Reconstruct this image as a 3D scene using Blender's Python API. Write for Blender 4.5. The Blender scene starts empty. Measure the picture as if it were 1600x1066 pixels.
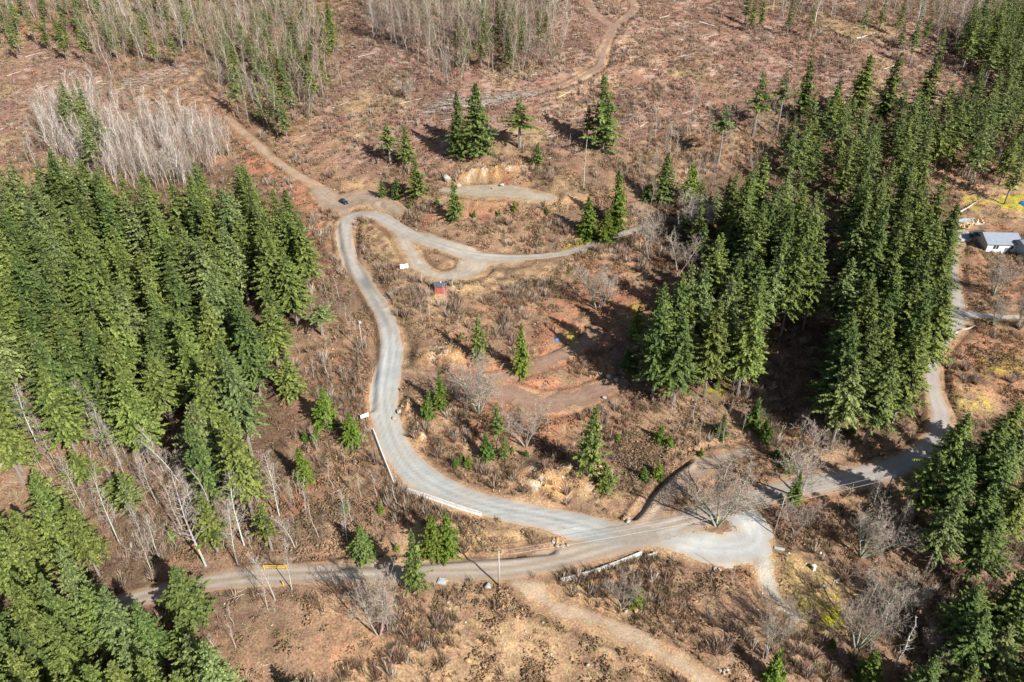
import bpy, math, random
import numpy as np
from mathutils import Vector

# ------------------------------------------------------------------ camera, sky, sun, exposure
S = bpy.context.scene
COL = S.collection
PITCH = math.radians(32.3); FPX = 1120.0; CAMZ = 150.0
cam_d = bpy.data.cameras.new("camera"); cam = bpy.data.objects.new("camera", cam_d); COL.objects.link(cam)
cam.location = (0, 0, CAMZ); cam.rotation_euler = (math.radians(90) - PITCH, 0, 0)
cam_d.sensor_width = 36; cam_d.lens = FPX / 1600 * 36; cam_d.clip_start = 1; cam_d.clip_end = 9000
S.camera = cam
SUN_EL = math.radians(34); SUN_AZ = math.atan2(0.68, -0.73)      # clockwise from +Y
w = bpy.data.worlds.new("World"); S.world = w; w.use_nodes = True
nt = w.node_tree; bg = nt.nodes["Background"]
sky = nt.nodes.new("ShaderNodeTexSky"); sky.sky_type = 'NISHITA'; sky.sun_disc = False
sky.sun_elevation = SUN_EL; sky.sun_rotation = SUN_AZ
nt.links.new(sky.outputs[0], bg.inputs[0]); bg.inputs[1].default_value = 0.062
sl = bpy.data.lights.new("sun", 'SUN'); sl.energy = 5.0; sl.angle = math.radians(0.5); sl.color = (1.0, 0.975, 0.94)
so = bpy.data.objects.new("sun", sl); COL.objects.link(so)
sd = Vector((math.sin(SUN_AZ) * math.cos(SUN_EL), math.cos(SUN_AZ) * math.cos(SUN_EL), math.sin(SUN_EL)))
so.rotation_euler = sd.to_track_quat('Z', 'Y').to_euler(); so.location = (200, -200, 300)
S.view_settings.view_transform = 'Standard'; S.view_settings.look = 'None'; S.view_settings.gamma = 1
S.view_settings.exposure = 0.78
S.cycles.max_bounces = 4; S.cycles.diffuse_bounces = 2; S.cycles.use_denoising = True

rng = np.random.default_rng(7); R = random.Random(11)
CT, ST = math.cos(PITCH), math.sin(PITCH)

def project(X, Y, Z):
    v = Z - CAMZ
    d = Y * CT - v * ST; u = Y * ST + v * CT
    return 800 + FPX * X / d, 533 - FPX * u / d, d

# ------------------------------------------------------------------ noise
def vnoise(x, y, seed):
    """smooth value noise, about -1..1, on arrays"""
    r = np.random.default_rng(seed); T = r.random((256, 256)) * 2 - 1
    xi = np.floor(x).astype(np.int64); yi = np.floor(y).astype(np.int64)
    fx = x - xi; fy = y - yi; fx = fx * fx * (3 - 2 * fx); fy = fy * fy * (3 - 2 * fy)
    a = T[xi & 255, yi & 255]; b = T[(xi + 1) & 255, yi & 255]; c = T[xi & 255, (yi + 1) & 255]; d = T[(xi + 1) & 255, (yi + 1) & 255]
    return (a * (1 - fx) + b * fx) * (1 - fy) + (c * (1 - fx) + d * fx) * fy
def fbm(x, y, scale, seed, oct=4):
    o = 0; a = 1; t = 0
    for k in range(oct):
        o = o + a * vnoise(x / scale * 2 ** k + 17.3 * k, y / scale * 2 ** k + 9.1 * k, seed + k); t += a; a *= .55
    return o / t
def sstep(e0, e1, x):
    t = np.clip((x - e0) / (e1 - e0), 0, 1); return t * t * (3 - 2 * t)
def blur(a, n):
    for ax in (0, 1):
        for _ in range(2):
            k = 2 * n + 1
            p = np.pad(a, [(n + 1, n) if i == ax else (0, 0) for i in (0, 1)], mode='edge')
            c = np.cumsum(p, axis=ax)
            a = (np.take(c, range(k, c.shape[ax]), axis=ax) - np.take(c, range(0, c.shape[ax] - k), axis=ax)) / k
    return a

# ------------------------------------------------------------------ terrain
# (image x, image y, height of the ground relative to the camera): survey points of the valley side
CP = [(0,1066,-126),(400,1066,-127),(800,1066,-128),(1100,1060,-127.5),(1600,1066,-129),(-200,1000,-126),(1800,1000,-128),
 (30,985,-125),(380,905,-121.5),(600,895,-121),(780,890,-120.6),(950,855,-120.2),(1100,800,-119.7),(1250,760,-119),(1400,735,-118),(1470,660,-115),(1455,590,-112),
 (1490,500,-108.5),(1495,440,-107),(1560,375,-106),(1600,495,-108.5),(600,1000,-125),(800,985,-124.2),(1000,1000,-125),
 (930,830,-119.6),(750,790,-118),(650,730,-116),(605,650,-113),(600,560,-110),(610,500,-108),(570,430,-105.5),(545,350,-103),(540,320,-102),
 (480,290,-99.5),(420,240,-94),(365,190,-88),
 (800,290,-94),(720,290,-95),(860,310,-95.2),(800,345,-100),(800,378,-103.5),(740,410,-104.7),(690,450,-105.8),(800,500,-108.6),(850,570,-112),(850,620,-113.2),
 (850,700,-116.7),(870,745,-117.2),(900,790,-119.3),(1000,430,-105.8),(930,400,-104.4),(1150,600,-113),(1100,700,-117.3),(1190,450,-107.5),(1180,380,-104.5),
 (1300,500,-109.5),(1330,650,-115),(1400,600,-113),(1420,400,-106),(1350,300,-100),(1150,280,-95),(1000,250,-90),(940,180,-81),(1200,150,-77),(1200,50,-61),
 (1400,150,-79),(1400,30,-59),(1600,200,-92),(1600,80,-75),(1600,290,-101),(1600,0,-66),(1800,100,-80),(1800,400,-107),(1800,700,-118),
 (700,240,-89.5),(600,270,-96),(500,200,-87),(500,100,-72),(600,100,-69),(800,100,-67),(1000,100,-67),(1000,0,-50),(600,0,-52),(800,0,-50),(400,100,-74),(400,0,-57),
 (200,0,-60),(200,100,-77),(0,100,-80),(0,0,-63),(0,200,-93),(200,200,-90),(-200,100,-80),(-200,300,-102),(-200,600,-118),
 (0,300,-104),(200,300,-103),(350,320,-103),(450,400,-106),(300,450,-109.5),(0,450,-112),(150,600,-116),(0,700,-119),(200,750,-120),(0,850,-123),
 (350,600,-115),(450,700,-118),(500,800,-120),(350,850,-121),(250,950,-124),(500,600,-113),
 (1500,800,-121),(1300,850,-121),(1200,850,-120.4),(1080,860,-120.3),(1000,905,-122.3),(1200,950,-123.5),(1400,950,-125),(1600,900,-125),(1600,700,-118),(1550,600,-113)]
cp = np.array(CP, float)
def ray(px, py):
    q = (533 - py) / FPX; r = (px - 800) / FPX
    return np.stack([r + 0 * q, CT + q * ST, -ST + q * CT], -1)
dr = ray(cp[:, 0], cp[:, 1]); tt = cp[:, 2] / dr[:, 2]; P = dr[:, :2] * tt[:, None]; PZ = cp[:, 2] + CAMZ
def U(r2): return r2 * np.log(np.maximum(r2, 1e-9)) * .5
n = len(P); K = U(((P[:, None] - P[None]) ** 2).sum(-1)) + np.eye(n) * 60.0
A = np.zeros((n + 3, n + 3)); A[:n, :n] = K; A[:n, n] = 1; A[:n, n + 1:] = P; A[n, :n] = 1; A[n + 1:, :n] = P.T
W = np.linalg.solve(A, np.concatenate([PZ, [0, 0, 0]]))
def base_h(X, Y):
    Yc = np.clip(Y, 60, 410); xl = .78 * (.845 * Yc + 55); Xc = np.clip(X, -xl, xl)
    z = W[n] + W[n + 1] * Xc + W[n + 2] * Yc
    for i in range(n): z = z + W[i] * U((Xc - P[i, 0]) ** 2 + (Yc - P[i, 1]) ** 2)
    z = z + np.clip(Y - 410, 0, 900) * .20 - np.clip(60 - Y, 0, 400) * .12
    return z + fbm(X, Y, 240, 5, 3) * np.clip((np.hypot(X, Y - 240) - 330) / 300, 0, 1) * 25

DX = 0.7; X0, X1, Y0, Y1 = -329.7, 329.7, 48.0, 540.8
xs = np.arange(X0, X1 + .01, DX); ys = np.arange(Y0, Y1 + .01, DX); NX, NY = len(xs), len(ys)
GX, GY = np.meshgrid(xs, ys, indexing='ij')
step = 6
cx = xs[::step]; cx = np.append(cx, cx[-1] + DX * step); cy = ys[::step]; cy = np.append(cy, cy[-1] + DX * step)
CG = base_h(*np.meshgrid(cx, cy, indexing='ij'))
def bil(G, x0, y0, d, X, Y):
    fx = np.clip((X - x0) / d, 0, G.shape[0] - 1.001); fy = np.clip((Y - y0) / d, 0, G.shape[1] - 1.001)
    i = fx.astype(int); j = fy.astype(int); u = fx - i; v = fy - j
    return (G[i, j] * (1 - u) + G[i + 1, j] * u) * (1 - v) + (G[i, j + 1] * (1 - u) + G[i + 1, j + 1] * u) * v
H = blur(bil(CG, X0, Y0, DX * step, GX, GY), 3)
def at(px, py, lift=0.0):
    """where the line of sight through an image point meets the ground (or a surface `lift` above it)"""
    d = ray(float(px), float(py)); ts = np.arange(60, 700, .5) 
    x = d[0] * ts; y = d[1] * ts; z = CAMZ + d[2] * ts
    h = bil(H, X0, Y0, DX, x, y) + lift
    k = np.argmax(z < h)
    if z[k] >= h[k]: k = len(ts) - 1
    if k == 0: return x[0], y[0], h[0] - lift
    a = (z[k - 1] - h[k - 1]); b = (h[k] - z[k]); f = a / max(a + b, 1e-9)
    return float(x[k - 1] + f * (x[k] - x[k - 1])), float(y[k - 1] + f * (y[k] - y[k - 1])), float(h[k - 1] + f * (h[k] - h[k - 1]) - lift)
def hz(x, y): return float(bil(H, X0, Y0, DX, np.array([x]), np.array([y]))[0])

def spline(pts, ds=.5):
    p = np.array(pts, float); out = []
    for i in range(len(p) - 1):
        a = p[max(i - 1, 0)]; b = p[i]; c = p[i + 1]; d = p[min(i + 2, len(p) - 1)]
        m = max(2, int(np.linalg.norm((c - b)[:2]) / ds))
        for t in np.arange(m) / m:
            out.append(.5 * ((2 * b) + (c - a) * t + (2 * a - 5 * b + 4 * c - d) * t * t + (-a + 3 * b - 3 * c + d) * t ** 3))
    out.append(p[-1]); return np.array(out)

# roads: name -> (centre line in image points with half width in metres, how hard it is levelled)
ROADS = {
 'gravel_road': ([(1010,838,3.6),(960,835,4.2),(900,821,4.4),(845,808,3.9),(790,797,3.7),(740,784,3.9),(695,766,4.3),(655,742,4.5),(627,712,4.3),(610,682,4.0),(602,650,3.9),(600,615,4.2),(606,580,4.3),(611,548,3.9),(608,515,3.3),(597,487,3.1),(580,458,3.1),(562,430,3.2),(546,405,3.2),(539,380,3.2),(538,355,3.3),(545,341,3.2),(565,335,3.2),(590,338,3.4),(612,350,3.8),(640,365,4.4),(670,376,4.6),(705,387,4.6),(745,399,4.4),(790,403,2.6),(835,402,2.0),(875,397,1.9),(910,388,1.9),(945,375,1.8),(985,362,1.8),(1020,350,1.7)], 1.0),
 'main_road': ([(20,1000,2.4),(110,965,2.4),(220,935,2.5),(330,910,2.7),(400,901,3.0),(480,897,3.1),(560,894,3.2),(640,893,3.3),(720,891,3.4),(790,886,3.5),(860,875,3.3),(930,858,3.6),(1000,836,4.0),(1060,818,3.8),(1120,797,3.7),(1180,777,3.7),(1250,761,3.7),(1320,748,3.6),(1380,736,3.4),(1430,715,3.0),(1462,685,3.0),(1470,650,2.9),(1460,615,2.3),(1456,575,2.2),(1463,540,2.8),(1485,507,4.2),(1492,480,3.4),(1492,455,2.2),(1490,430,1.7),(1492,408,1.6)], 1.0),
 'driveway': ([(1482,492,3.0),(1505,491,3.0),(1530,493,2.0),(1560,495,1.3),(1600,496,1.2),(1680,497,1.2)], .8),
 'lay_by': ([(1010,838,2.5),(1050,847,3.8),(1090,854,4.0),(1130,858,4.2),(1165,853,4.4),(1180,838,4.2),(1172,820,4.0),(1155,803,4.2),(1140,790,3.5)], .8),
 'side_track': ([(1000,825,3.5),(1018,795,3.2),(1045,765,3.3),(1085,735,3.0),(1130,716,2.3),(1170,705,1.5)], .8),
 'grass_track': ([(1182,850,1.8),(1190,880,1.5),(1196,905,1.3),(1210,935,1.2),(1240,965,1.2)], .5),
 'dirt_path': ([(805,907,1.4),(835,930,2.2),(880,953,2.1),(925,972,2.0),(975,990,2.0),(1025,1012,1.8),(1065,1035,1.8),(1100,1060,1.8),(1140,1090,1.8),(1180,1130,1.8)], .6),
 'upper_track': ([(545,341,3.2),(530,322,3.4),(515,302,4.2),(490,288,3.4),(455,268,2.2),(420,243,2.0),(395,220,2.0),(372,200,2.0),(356,182,1.6)], .7),
 'car_park': ([(500,300,3.4),(525,318,5.0),(548,312,6.5),(572,308,6.5),(598,316,4.0),(622,330,2.5)], .7),
 'loop_track': ([(605,345,2.0),(628,368,3.0),(640,393,2.6),(655,416,2.6),(680,430,2.8),(712,430,3.4),(738,420,4.2),(745,408,4.6),(770,405,4.0),(810,408,2.2)], .6),
 'terrace': ([(700,297,2.2),(730,298,3.6),(760,299,4.8),(790,300,5.0),(820,303,4.2),(850,309,3.0)], .9),
 'terrace_track': ([(618,583,1.6),(660,588,1.8),(720,595,2.0),(780,590,1.6),(850,568,1.9),(885,552,1.9),(915,535,1.8),(930,515,1.6)], .7),
 'old_terrace': ([(700,600,1.8),(770,610,3.2),(840,628,3.6),(890,626,3.4),(930,612,2.6),(965,597,1.8)], .7),
 'skid_trail': ([(985,-5,2.3),(990,15,2.4),(960,42,2.5),(945,75,2.6),(940,100,2.5),(905,122,2.2),(870,135,1.8),(800,150,1.6),(730,160,1.5)], .4),
 'skid_branch': ([(918,0,1.4),(930,22,1.5),(960,42,1.6)], .3),
 'clearcut_track': ([(-20,180,1.6),(30,172,1.6),(80,160,1.5),(140,145,1.3)], .3),
 'house_lane': ([(1492,408,1.6),(1494,385,1.8),(1500,362,2.4),(1515,352,2.6)], .5),
}
BIG = 999.0
NARROW = {'upper_track': .55, 'dirt_path': .72, 'old_terrace': 1.05, 'terrace_track': .9, 'car_park': 1.0, 'loop_track': 1.0, 'terrace': 1.25, 'grass_track': 1.35, 'skid_trail': .52, 'lay_by': .88}
def stamp(path, reach=14):
    D = np.full((NX, NY), BIG); L = np.zeros((NX, NY)); Zr = np.zeros((NX, NY)); T = np.zeros((NX, NY)); m = int(reach / DX) + 1
    tg = np.gradient(path[:, :2], axis=0); tg /= np.linalg.norm(tg, axis=1)[:, None] + 1e-9
    ds = np.concatenate([[0], np.cumsum(np.linalg.norm(np.diff(path[:, :2], axis=0), axis=1))])
    for k in range(len(path)):
        x, y, z, hw = path[k]
        i = int(round((x - X0) / DX)); j = int(round((y - Y0) / DX))
        i0, i1, j0, j1 = max(i - m, 0), min(i + m + 1, NX), max(j - m, 0), min(j + m + 1, NY)
        if i0 >= i1 or j0 >= j1: continue
        gx = GX[i0:i1, j0:j1] - x; gy = GY[i0:i1, j0:j1] - y; d = np.hypot(gx, gy) - hw
        s = D[i0:i1, j0:j1]; c = d < s
        s[c] = d[c]; L[i0:i1, j0:j1][c] = (gx * tg[k, 1] - gy * tg[k, 0])[c]; Zr[i0:i1, j0:j1][c] = z; T[i0:i1, j0:j1][c] = ds[k]
    return D, L, Zr, T
RD = {}; H_base = H.copy()
for name, (pts, lev) in ROADS.items():
    w3 = []
    for (a, b, hw) in pts:
        x, y, z = at(a, b); w3.append((x, y, z, hw * NARROW.get(name, .86)))
    path = spline(w3, .5)
    for _ in range(30): path[1:-1, 2] = (path[:-2, 2] + path[1:-1, 2] * 2 + path[2:, 2]) / 4
    RD[name] = (path, lev)
# relief: banks, hummocks, ledges; levelled where a road or track crosses
rough = fbm(GX, GY, 14, 21, 4) * .8 + fbm(GX, GY, 4.0, 31, 3) * .38 + np.abs(fbm(GX, GY, 8, 41, 3)) * .8 + fbm(GX, GY, 1.7, 51, 2) * .16
sumw = np.zeros((NX, NY)); sumz = np.zeros((NX, NY)); DALL = np.full((NX, NY), BIG); ST_ = {}
for name, (path, lev) in RD.items():
    D, L, Zr, T = stamp(path); ST_[name] = (D, L, T)
    wgt = sstep(6.0, .5, D) * lev
    ww = wgt ** 3 + 0; sumw += ww; sumz += ww * Zr; DALL = np.minimum(DALL, D)
near = np.clip(sumw ** (1 / 3), 0, 1)
Zm = np.where(sumw > 1e-6, sumz / np.maximum(sumw, 1e-6), H)
# a shallow ditch and an earth bank beside the graded roads
bank = np.exp(-((DALL - 1.7) / .5) ** 2) * -.85 * sstep(-.35, .15, fbm(GX, GY, 30, 63, 2)) + np.exp(-((DALL - 4.2) / 1.3) ** 2) * .45 * (fbm(GX, GY, 20, 61, 2) + .6)
H = (H + rough) * (1 - near) + (Zm + rough * .04) * near + bank * sstep(BIG, 12, DALL) * (1 - .0 * near)
del sumw, sumz, rough
def crag(px, py, ex, ey, rise, ang=0.0, sharp=1.0, seed=0):
    """a cut rock ledge: ground steps up sharply along one line"""
    x, y, z = at(px, py); c, s = math.cos(ang), math.sin(ang)
    u = (GX - x) * c + (GY - y) * s; v = -(GX - x) * s + (GY - y) * c
    v = v + fbm(GX, GY, 3, 71 + seed, 3) * 1.3
    m = np.exp(-(u / ex) ** 4) * np.exp(-(np.clip(v, 0, None) / ey) ** 2) * sstep(-.9, .9, v)
    return m * rise * (1 + .35 * fbm(GX, GY, 2.0, 81 + seed, 3)) 
CR = [(870,788,9,9,3.4,.02,0),(690,572,7,6,3.0,.1,1),(770,282,14,7,2.6,0,2),(650,700,4,7,2.2,1.0,3),(640,640,3,6,2.0,1.35,4),(950,610,6,4,1.6,.3,5),(560,445,2,3,.5,1.3,6),(900,740,10,7,1.6,.2,7)]
ck = sstep(.1, 1.6, DALL); cragm = np.zeros((NX, NY))
for (a, b, ex, ey, rs, an, sd_) in CR:
    q = crag(a, b, ex, ey, rs, an, 1, sd_) * ck; H = H + q; cragm = np.maximum(cragm, sstep(.15, .9, q / rs))
DITCH = [([(527,350),(531,385),(543,428),(563,468),(582,503),(588,540),(584,590),(580,640)],.95),([(540,883),(640,880),(720,873),(800,867),(862,861)],.8),([(592,318),(640,353),(690,379),(760,394),(850,393)],.8),([(990,808),(1005,790),(1022,765),(1045,742),(1075,720)],1.5),([(560,357),(556,400),(572,440),(600,478)],.6)]
DD = np.full((NX, NY), BIG)
for (pts, dep) in DITCH:
    pth = spline([at(a, b) + (0.0,) for a, b in pts], .4); d_ = stamp(pth, 4)[0]; DD = np.minimum(DD, d_)
    H = H - dep * np.exp(-(d_ / .75) ** 2) * (1 + .5 * fbm(GX, GY, 5, 65, 2)) + .3 * dep * np.exp(-((d_ - 1.7) / .7) ** 2)
slope = np.hypot(*np.gradient(H, DX))
PX, PY, PD = project(GX, GY, H)
print("terrain", H.min(), H.max())

def region(poly, soft=2, seed=1, wob=10):
    """1 inside a polygon given in image points, on the ground grid"""
    p = np.array(poly, float); x = PX + wob * fbm(GX, GY, 9, 900 + seed, 3); y = PY + wob * .7 * fbm(GX, GY, 9, 950 + seed, 3)
    ins = np.zeros((NX, NY), bool); j = len(p) - 1
    for i in range(len(p)):
        (xi, yi), (xj, yj) = p[i], p[j]
        c = ((yi > y) != (yj > y)) & (x < (xj - xi) * (y - yi) / (yj - yi + 1e-12) + xi); ins ^= c; j = i
    m = ins.astype(np.float32)
    return blur(m, soft) if soft else m
def inpoly(x, y, poly):
    c = False; j = len(poly) - 1
    for i in range(len(poly)):
        (xi, yi), (xj, yj) = poly[i], poly[j]
        if (yi > y) != (yj > y) and x < (xj - xi) * (y - yi) / (yj - yi) + xi: c = not c
        j = i
    return c
def patch(G, x, y): return float(bil(G, X0, Y0, DX, np.array([x]), np.array([y]))[0])

# ---- colour of the ground itself, zone by zone (albedo)
def C3(a): return np.array(a, np.float32)[None, None]
N1 = fbm(GX, GY, 16, 101, 4)[..., None]; N2 = fbm(GX, GY, 5, 111, 4)[..., None]; N3 = fbm(GX, GY, 1.8, 121, 3)[..., None]; N4 = fbm(GX, GY, 28, 131, 3)[..., None]
GC = C3((.285, .195, .130)) * np.ones((NX, NY, 1), np.float32)
def mixc(col, m):
    global GC
    if m.ndim == 2: m = m[..., None]
    m = np.clip(m, 0, 1); GC = GC * (1 - m) + C3(col) * m
mixc((.36, .255, .165), sstep(-.1, .5, N1) * .7)
mixc((.30, .150, .095), sstep(.05, .5, N2 * .6 + N4 * .6) * .75)
mixc((.15, .115, .085), sstep(.1, .6, -N1) * .6)
Z = {}
Z['cut'] = np.maximum(region([(-400,60),(150,60),(190,95),(200,240),(-400,290)], 4, 1), region([(500,190),(540,60),(560,-300),(2000,-300),(2000,170),(1600,150),(1330,190),(1100,200),(960,240),(700,250),(560,270),(470,240)], 6, 2))
Z['cut'] = np.maximum(Z['cut'], region([(180,120),(300,90),(360,150),(330,190),(200,190),(150,160)], 4, 3))
mixc((.285, .175, .135), Z['cut'] * .85)
mixc((.38, .30, .245), Z['cut'][..., None] * sstep(-.05, .45, N2) * .65)
mixc((.19, .125, .095), Z['cut'][..., None] * sstep(.05, .45, -N1 + N3 * .3) * .7)
mixc((.35, .285, .15), Z['cut'][..., None] * sstep(.15, .5, N4 - N3 * .2) * .5)
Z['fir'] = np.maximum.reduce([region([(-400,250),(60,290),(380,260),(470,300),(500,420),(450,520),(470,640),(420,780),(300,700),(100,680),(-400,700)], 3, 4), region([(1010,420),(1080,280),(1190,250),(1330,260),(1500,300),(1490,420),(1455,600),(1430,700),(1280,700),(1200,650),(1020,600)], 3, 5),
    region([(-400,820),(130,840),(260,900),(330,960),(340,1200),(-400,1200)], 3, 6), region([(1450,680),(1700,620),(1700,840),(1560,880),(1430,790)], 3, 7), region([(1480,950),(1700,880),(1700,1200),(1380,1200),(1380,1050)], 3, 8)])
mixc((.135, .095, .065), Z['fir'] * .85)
mixc((.30, .19, .11), region([(1200,560),(1330,330),(1370,330),(1300,600),(1270,690),(1200,680)], 3, 9)[..., None] * sstep(-.2, .4, N3) * .6)
red = (.39, .20, .125)
for k, (poly, a) in enumerate([([(770,560),(860,600),(880,640),(760,640),(730,590)],.8),([(870,470),(960,500),(980,560),(900,520),(840,520)],.7),([(700,590),(780,560),(900,520),(980,560),(990,600),(900,650),(740,650)],.6),([(1030,400),(1120,420),(1080,450),(960,400)],.6),
    ([(560,620),(590,620),(600,760),(570,740),(540,560)],.7),([(1190,790),(1260,760),(1300,790),(1230,840)],.8),([(550,930),(650,960),(620,1040),(470,1060),(500,980)],.6),([(1480,520),(1600,500),(1640,600),(1530,640),(1470,600)],.7),
    ([(300,160),(360,160),(400,230),(500,300),(530,420),(510,440),(470,330),(340,230)],.75),([(1150,690),(1230,700),(1180,760)],.4),([(980,400),(1010,440),(960,420)],.6),([(1500,400),(1600,400),(1640,470),(1510,470)],.6),([(490,560),(560,520),(590,640),(520,700),(470,640)],.45),([(730,470),(800,450),(860,480),(780,500)],.35)]):
    mixc(red, region(poly, 3, 20 + k, 18)[..., None] * sstep(-.45, .35, N3 + N2 * .6) * a)
tan = (.43, .315, .185)
for k, (poly, a) in enumerate([([(555,350),(600,345),(640,390),(720,440),(800,420),(900,400),(900,430),(760,470),(640,470),(590,430)],.75),([(600,940),(860,920),(1100,1060),(1100,1300),(500,1300),(520,1030)],.55),
    ([(620,780),(780,800),(900,850),(740,880),(640,880)],.65),([(1000,760),(1060,700),(1000,830),(760,740),(900,780)],.3),([(540,280),(640,300),(640,330),(560,335)],.6),([(880,880),(1000,940),(1060,1000),(900,940)],.8),
    ([(1190,870),(1260,860),(1340,930),(1300,1000),(1220,960)],.7),([(1200,600),(1200,640),(1100,600)],.4),([(640,280),(900,280),(930,320),(640,330)],.6),([(1480,600),(1540,600),(1580,660),(1500,650)],.6),([(230,110),(330,110),(330,160),(210,180)],.5),
    ([(870,150),(960,60),(1100,70),(1000,110),(900,200)],.35),([(1490,290),(1600,280),(1640,350),(1500,350)],.5),([(560,480),(640,500),(660,580),(640,600),(630,520)],.4)]):
    mixc(tan, region(poly, 3, 50 + k, 14)[..., None] * sstep(-.6, .3, N3 + N2 * .5) * a)
moss = (.40, .385, .04)
for k, (poly, a) in enumerate([([(1275,940),(1320,935),(1325,985),(1280,975)],1.),([(1240,930),(1262,945),(1265,980),(1245,965)],.9),([(1330,915),(1350,930),(1330,935)],.6),([(890,372),(950,366),(930,388),(870,392)],.85),([(888,520),(905,525),(900,540),(884,532)],.8),
    ([(1100,600),(1140,605),(1135,620),(1100,612)],.6),([(1560,310),(1610,300),(1620,330),(1570,325)],.8),([(1050,100),(1090,110),(1050,125)],.2),([(870,135),(890,150),(880,165)],.3),([(930,200),(965,215),(950,235)],.5),([(990,470),(1010,500),(980,500)],.3),([(1530,560),(1600,545),(1620,580),(1540,590)],.4),([(1200,870),(1260,870),(1330,930),(1300,960),(1240,940)],.14),([(1480,610),(1540,615),(1560,640),(1490,640)],.35),([(1500,300),(1560,315),(1520,335)],.5)]):
    mixc(moss, region(poly, 1, 80 + k, 12)[..., None] * sstep(-.5, .3, N3 + N2 * .3) * a)
Z['bare'] = np.clip(cragm * 1.0, 0, 1)
mixc((.46, .30, .15), Z['bare'][..., None] * (.75 + .5 * N2)); mixc((.52, .47, .38), Z['bare'][..., None] * sstep(.1, .45, N3)); mixc((.13, .085, .055), Z['bare'][..., None] * sstep(.2, .5, -N3) * .7)
mixc((.60, .55, .45), region([(1010,560),(1100,610),(1060,590)], 1, 96)[..., None] * 0)
mixc((.40, .28, .175), (sstep(1.1, .0, DALL)[..., None] * (.8 + .5 * N3)))
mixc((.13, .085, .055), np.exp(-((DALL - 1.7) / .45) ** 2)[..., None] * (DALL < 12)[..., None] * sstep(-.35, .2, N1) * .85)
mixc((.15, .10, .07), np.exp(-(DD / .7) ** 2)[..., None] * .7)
GC = GC * (1 + .30 * N3 + .20 * N2 + .10 * N1)
lum = GC.mean(-1, keepdims=True); GC = (lum + (GC - lum) * 1.16) * np.array([.80, .76, .75])
GC = np.clip(GC, .02, .9)

# ------------------------------------------------------------------ mesh helpers
def mesh_np(name, V, F, col=None, attrs=None, smooth=False):
    V = np.asarray(V, np.float32); F = np.asarray(F, np.int32); k = F.shape[1]
    me = bpy.data.meshes.new(name); me.vertices.add(len(V)); me.vertices.foreach_set("co", V.ravel())
    me.loops.add(F.size); me.loops.foreach_set("vertex_index", F.ravel())
    me.polygons.add(len(F)); me.polygons.foreach_set("loop_start", np.arange(0, F.size, k, dtype=np.int32))
    if smooth: me.polygons.foreach_set("use_smooth", np.ones(len(F), bool))
    if col is not None:
        a = me.color_attributes.new("Col", 'FLOAT_COLOR', 'POINT'); c = np.ones((len(V), 4), np.float32); c[:, :3] = col; a.data.foreach_set("color", c.ravel())
    for an, av in (attrs or {}).items():
        a = me.attributes.new(an, 'FLOAT', 'POINT'); a.data.foreach_set("value", np.asarray(av, np.float32).ravel())
    me.update(); me.validate(); return me
def link(name, me, mat=None, parent=None):
    o = bpy.data.objects.new(name, me); COL.objects.link(o)
    if mat is not None and not me.materials: me.materials.append(mat)
    if parent: o.parent = parent
    return o
def tag(o, label=None, cat=None, group=None, kind=None):
    if label: o['label'] = label
    if cat: o['category'] = cat
    if group: o['group'] = group
    if kind: o['kind'] = kind
    return o
def empty(name, loc, rz=0.0):
    o = bpy.data.objects.new(name, None); COL.objects.link(o); o.location = loc; o.rotation_euler = (0, 0, rz); o.empty_display_size = .5; return o
def copy_tree(o, parent=None):
    c = o.copy(); COL.objects.link(c)
    if parent: c.parent = parent
    for ch in o.children: copy_tree(ch, c)
    return c

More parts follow.
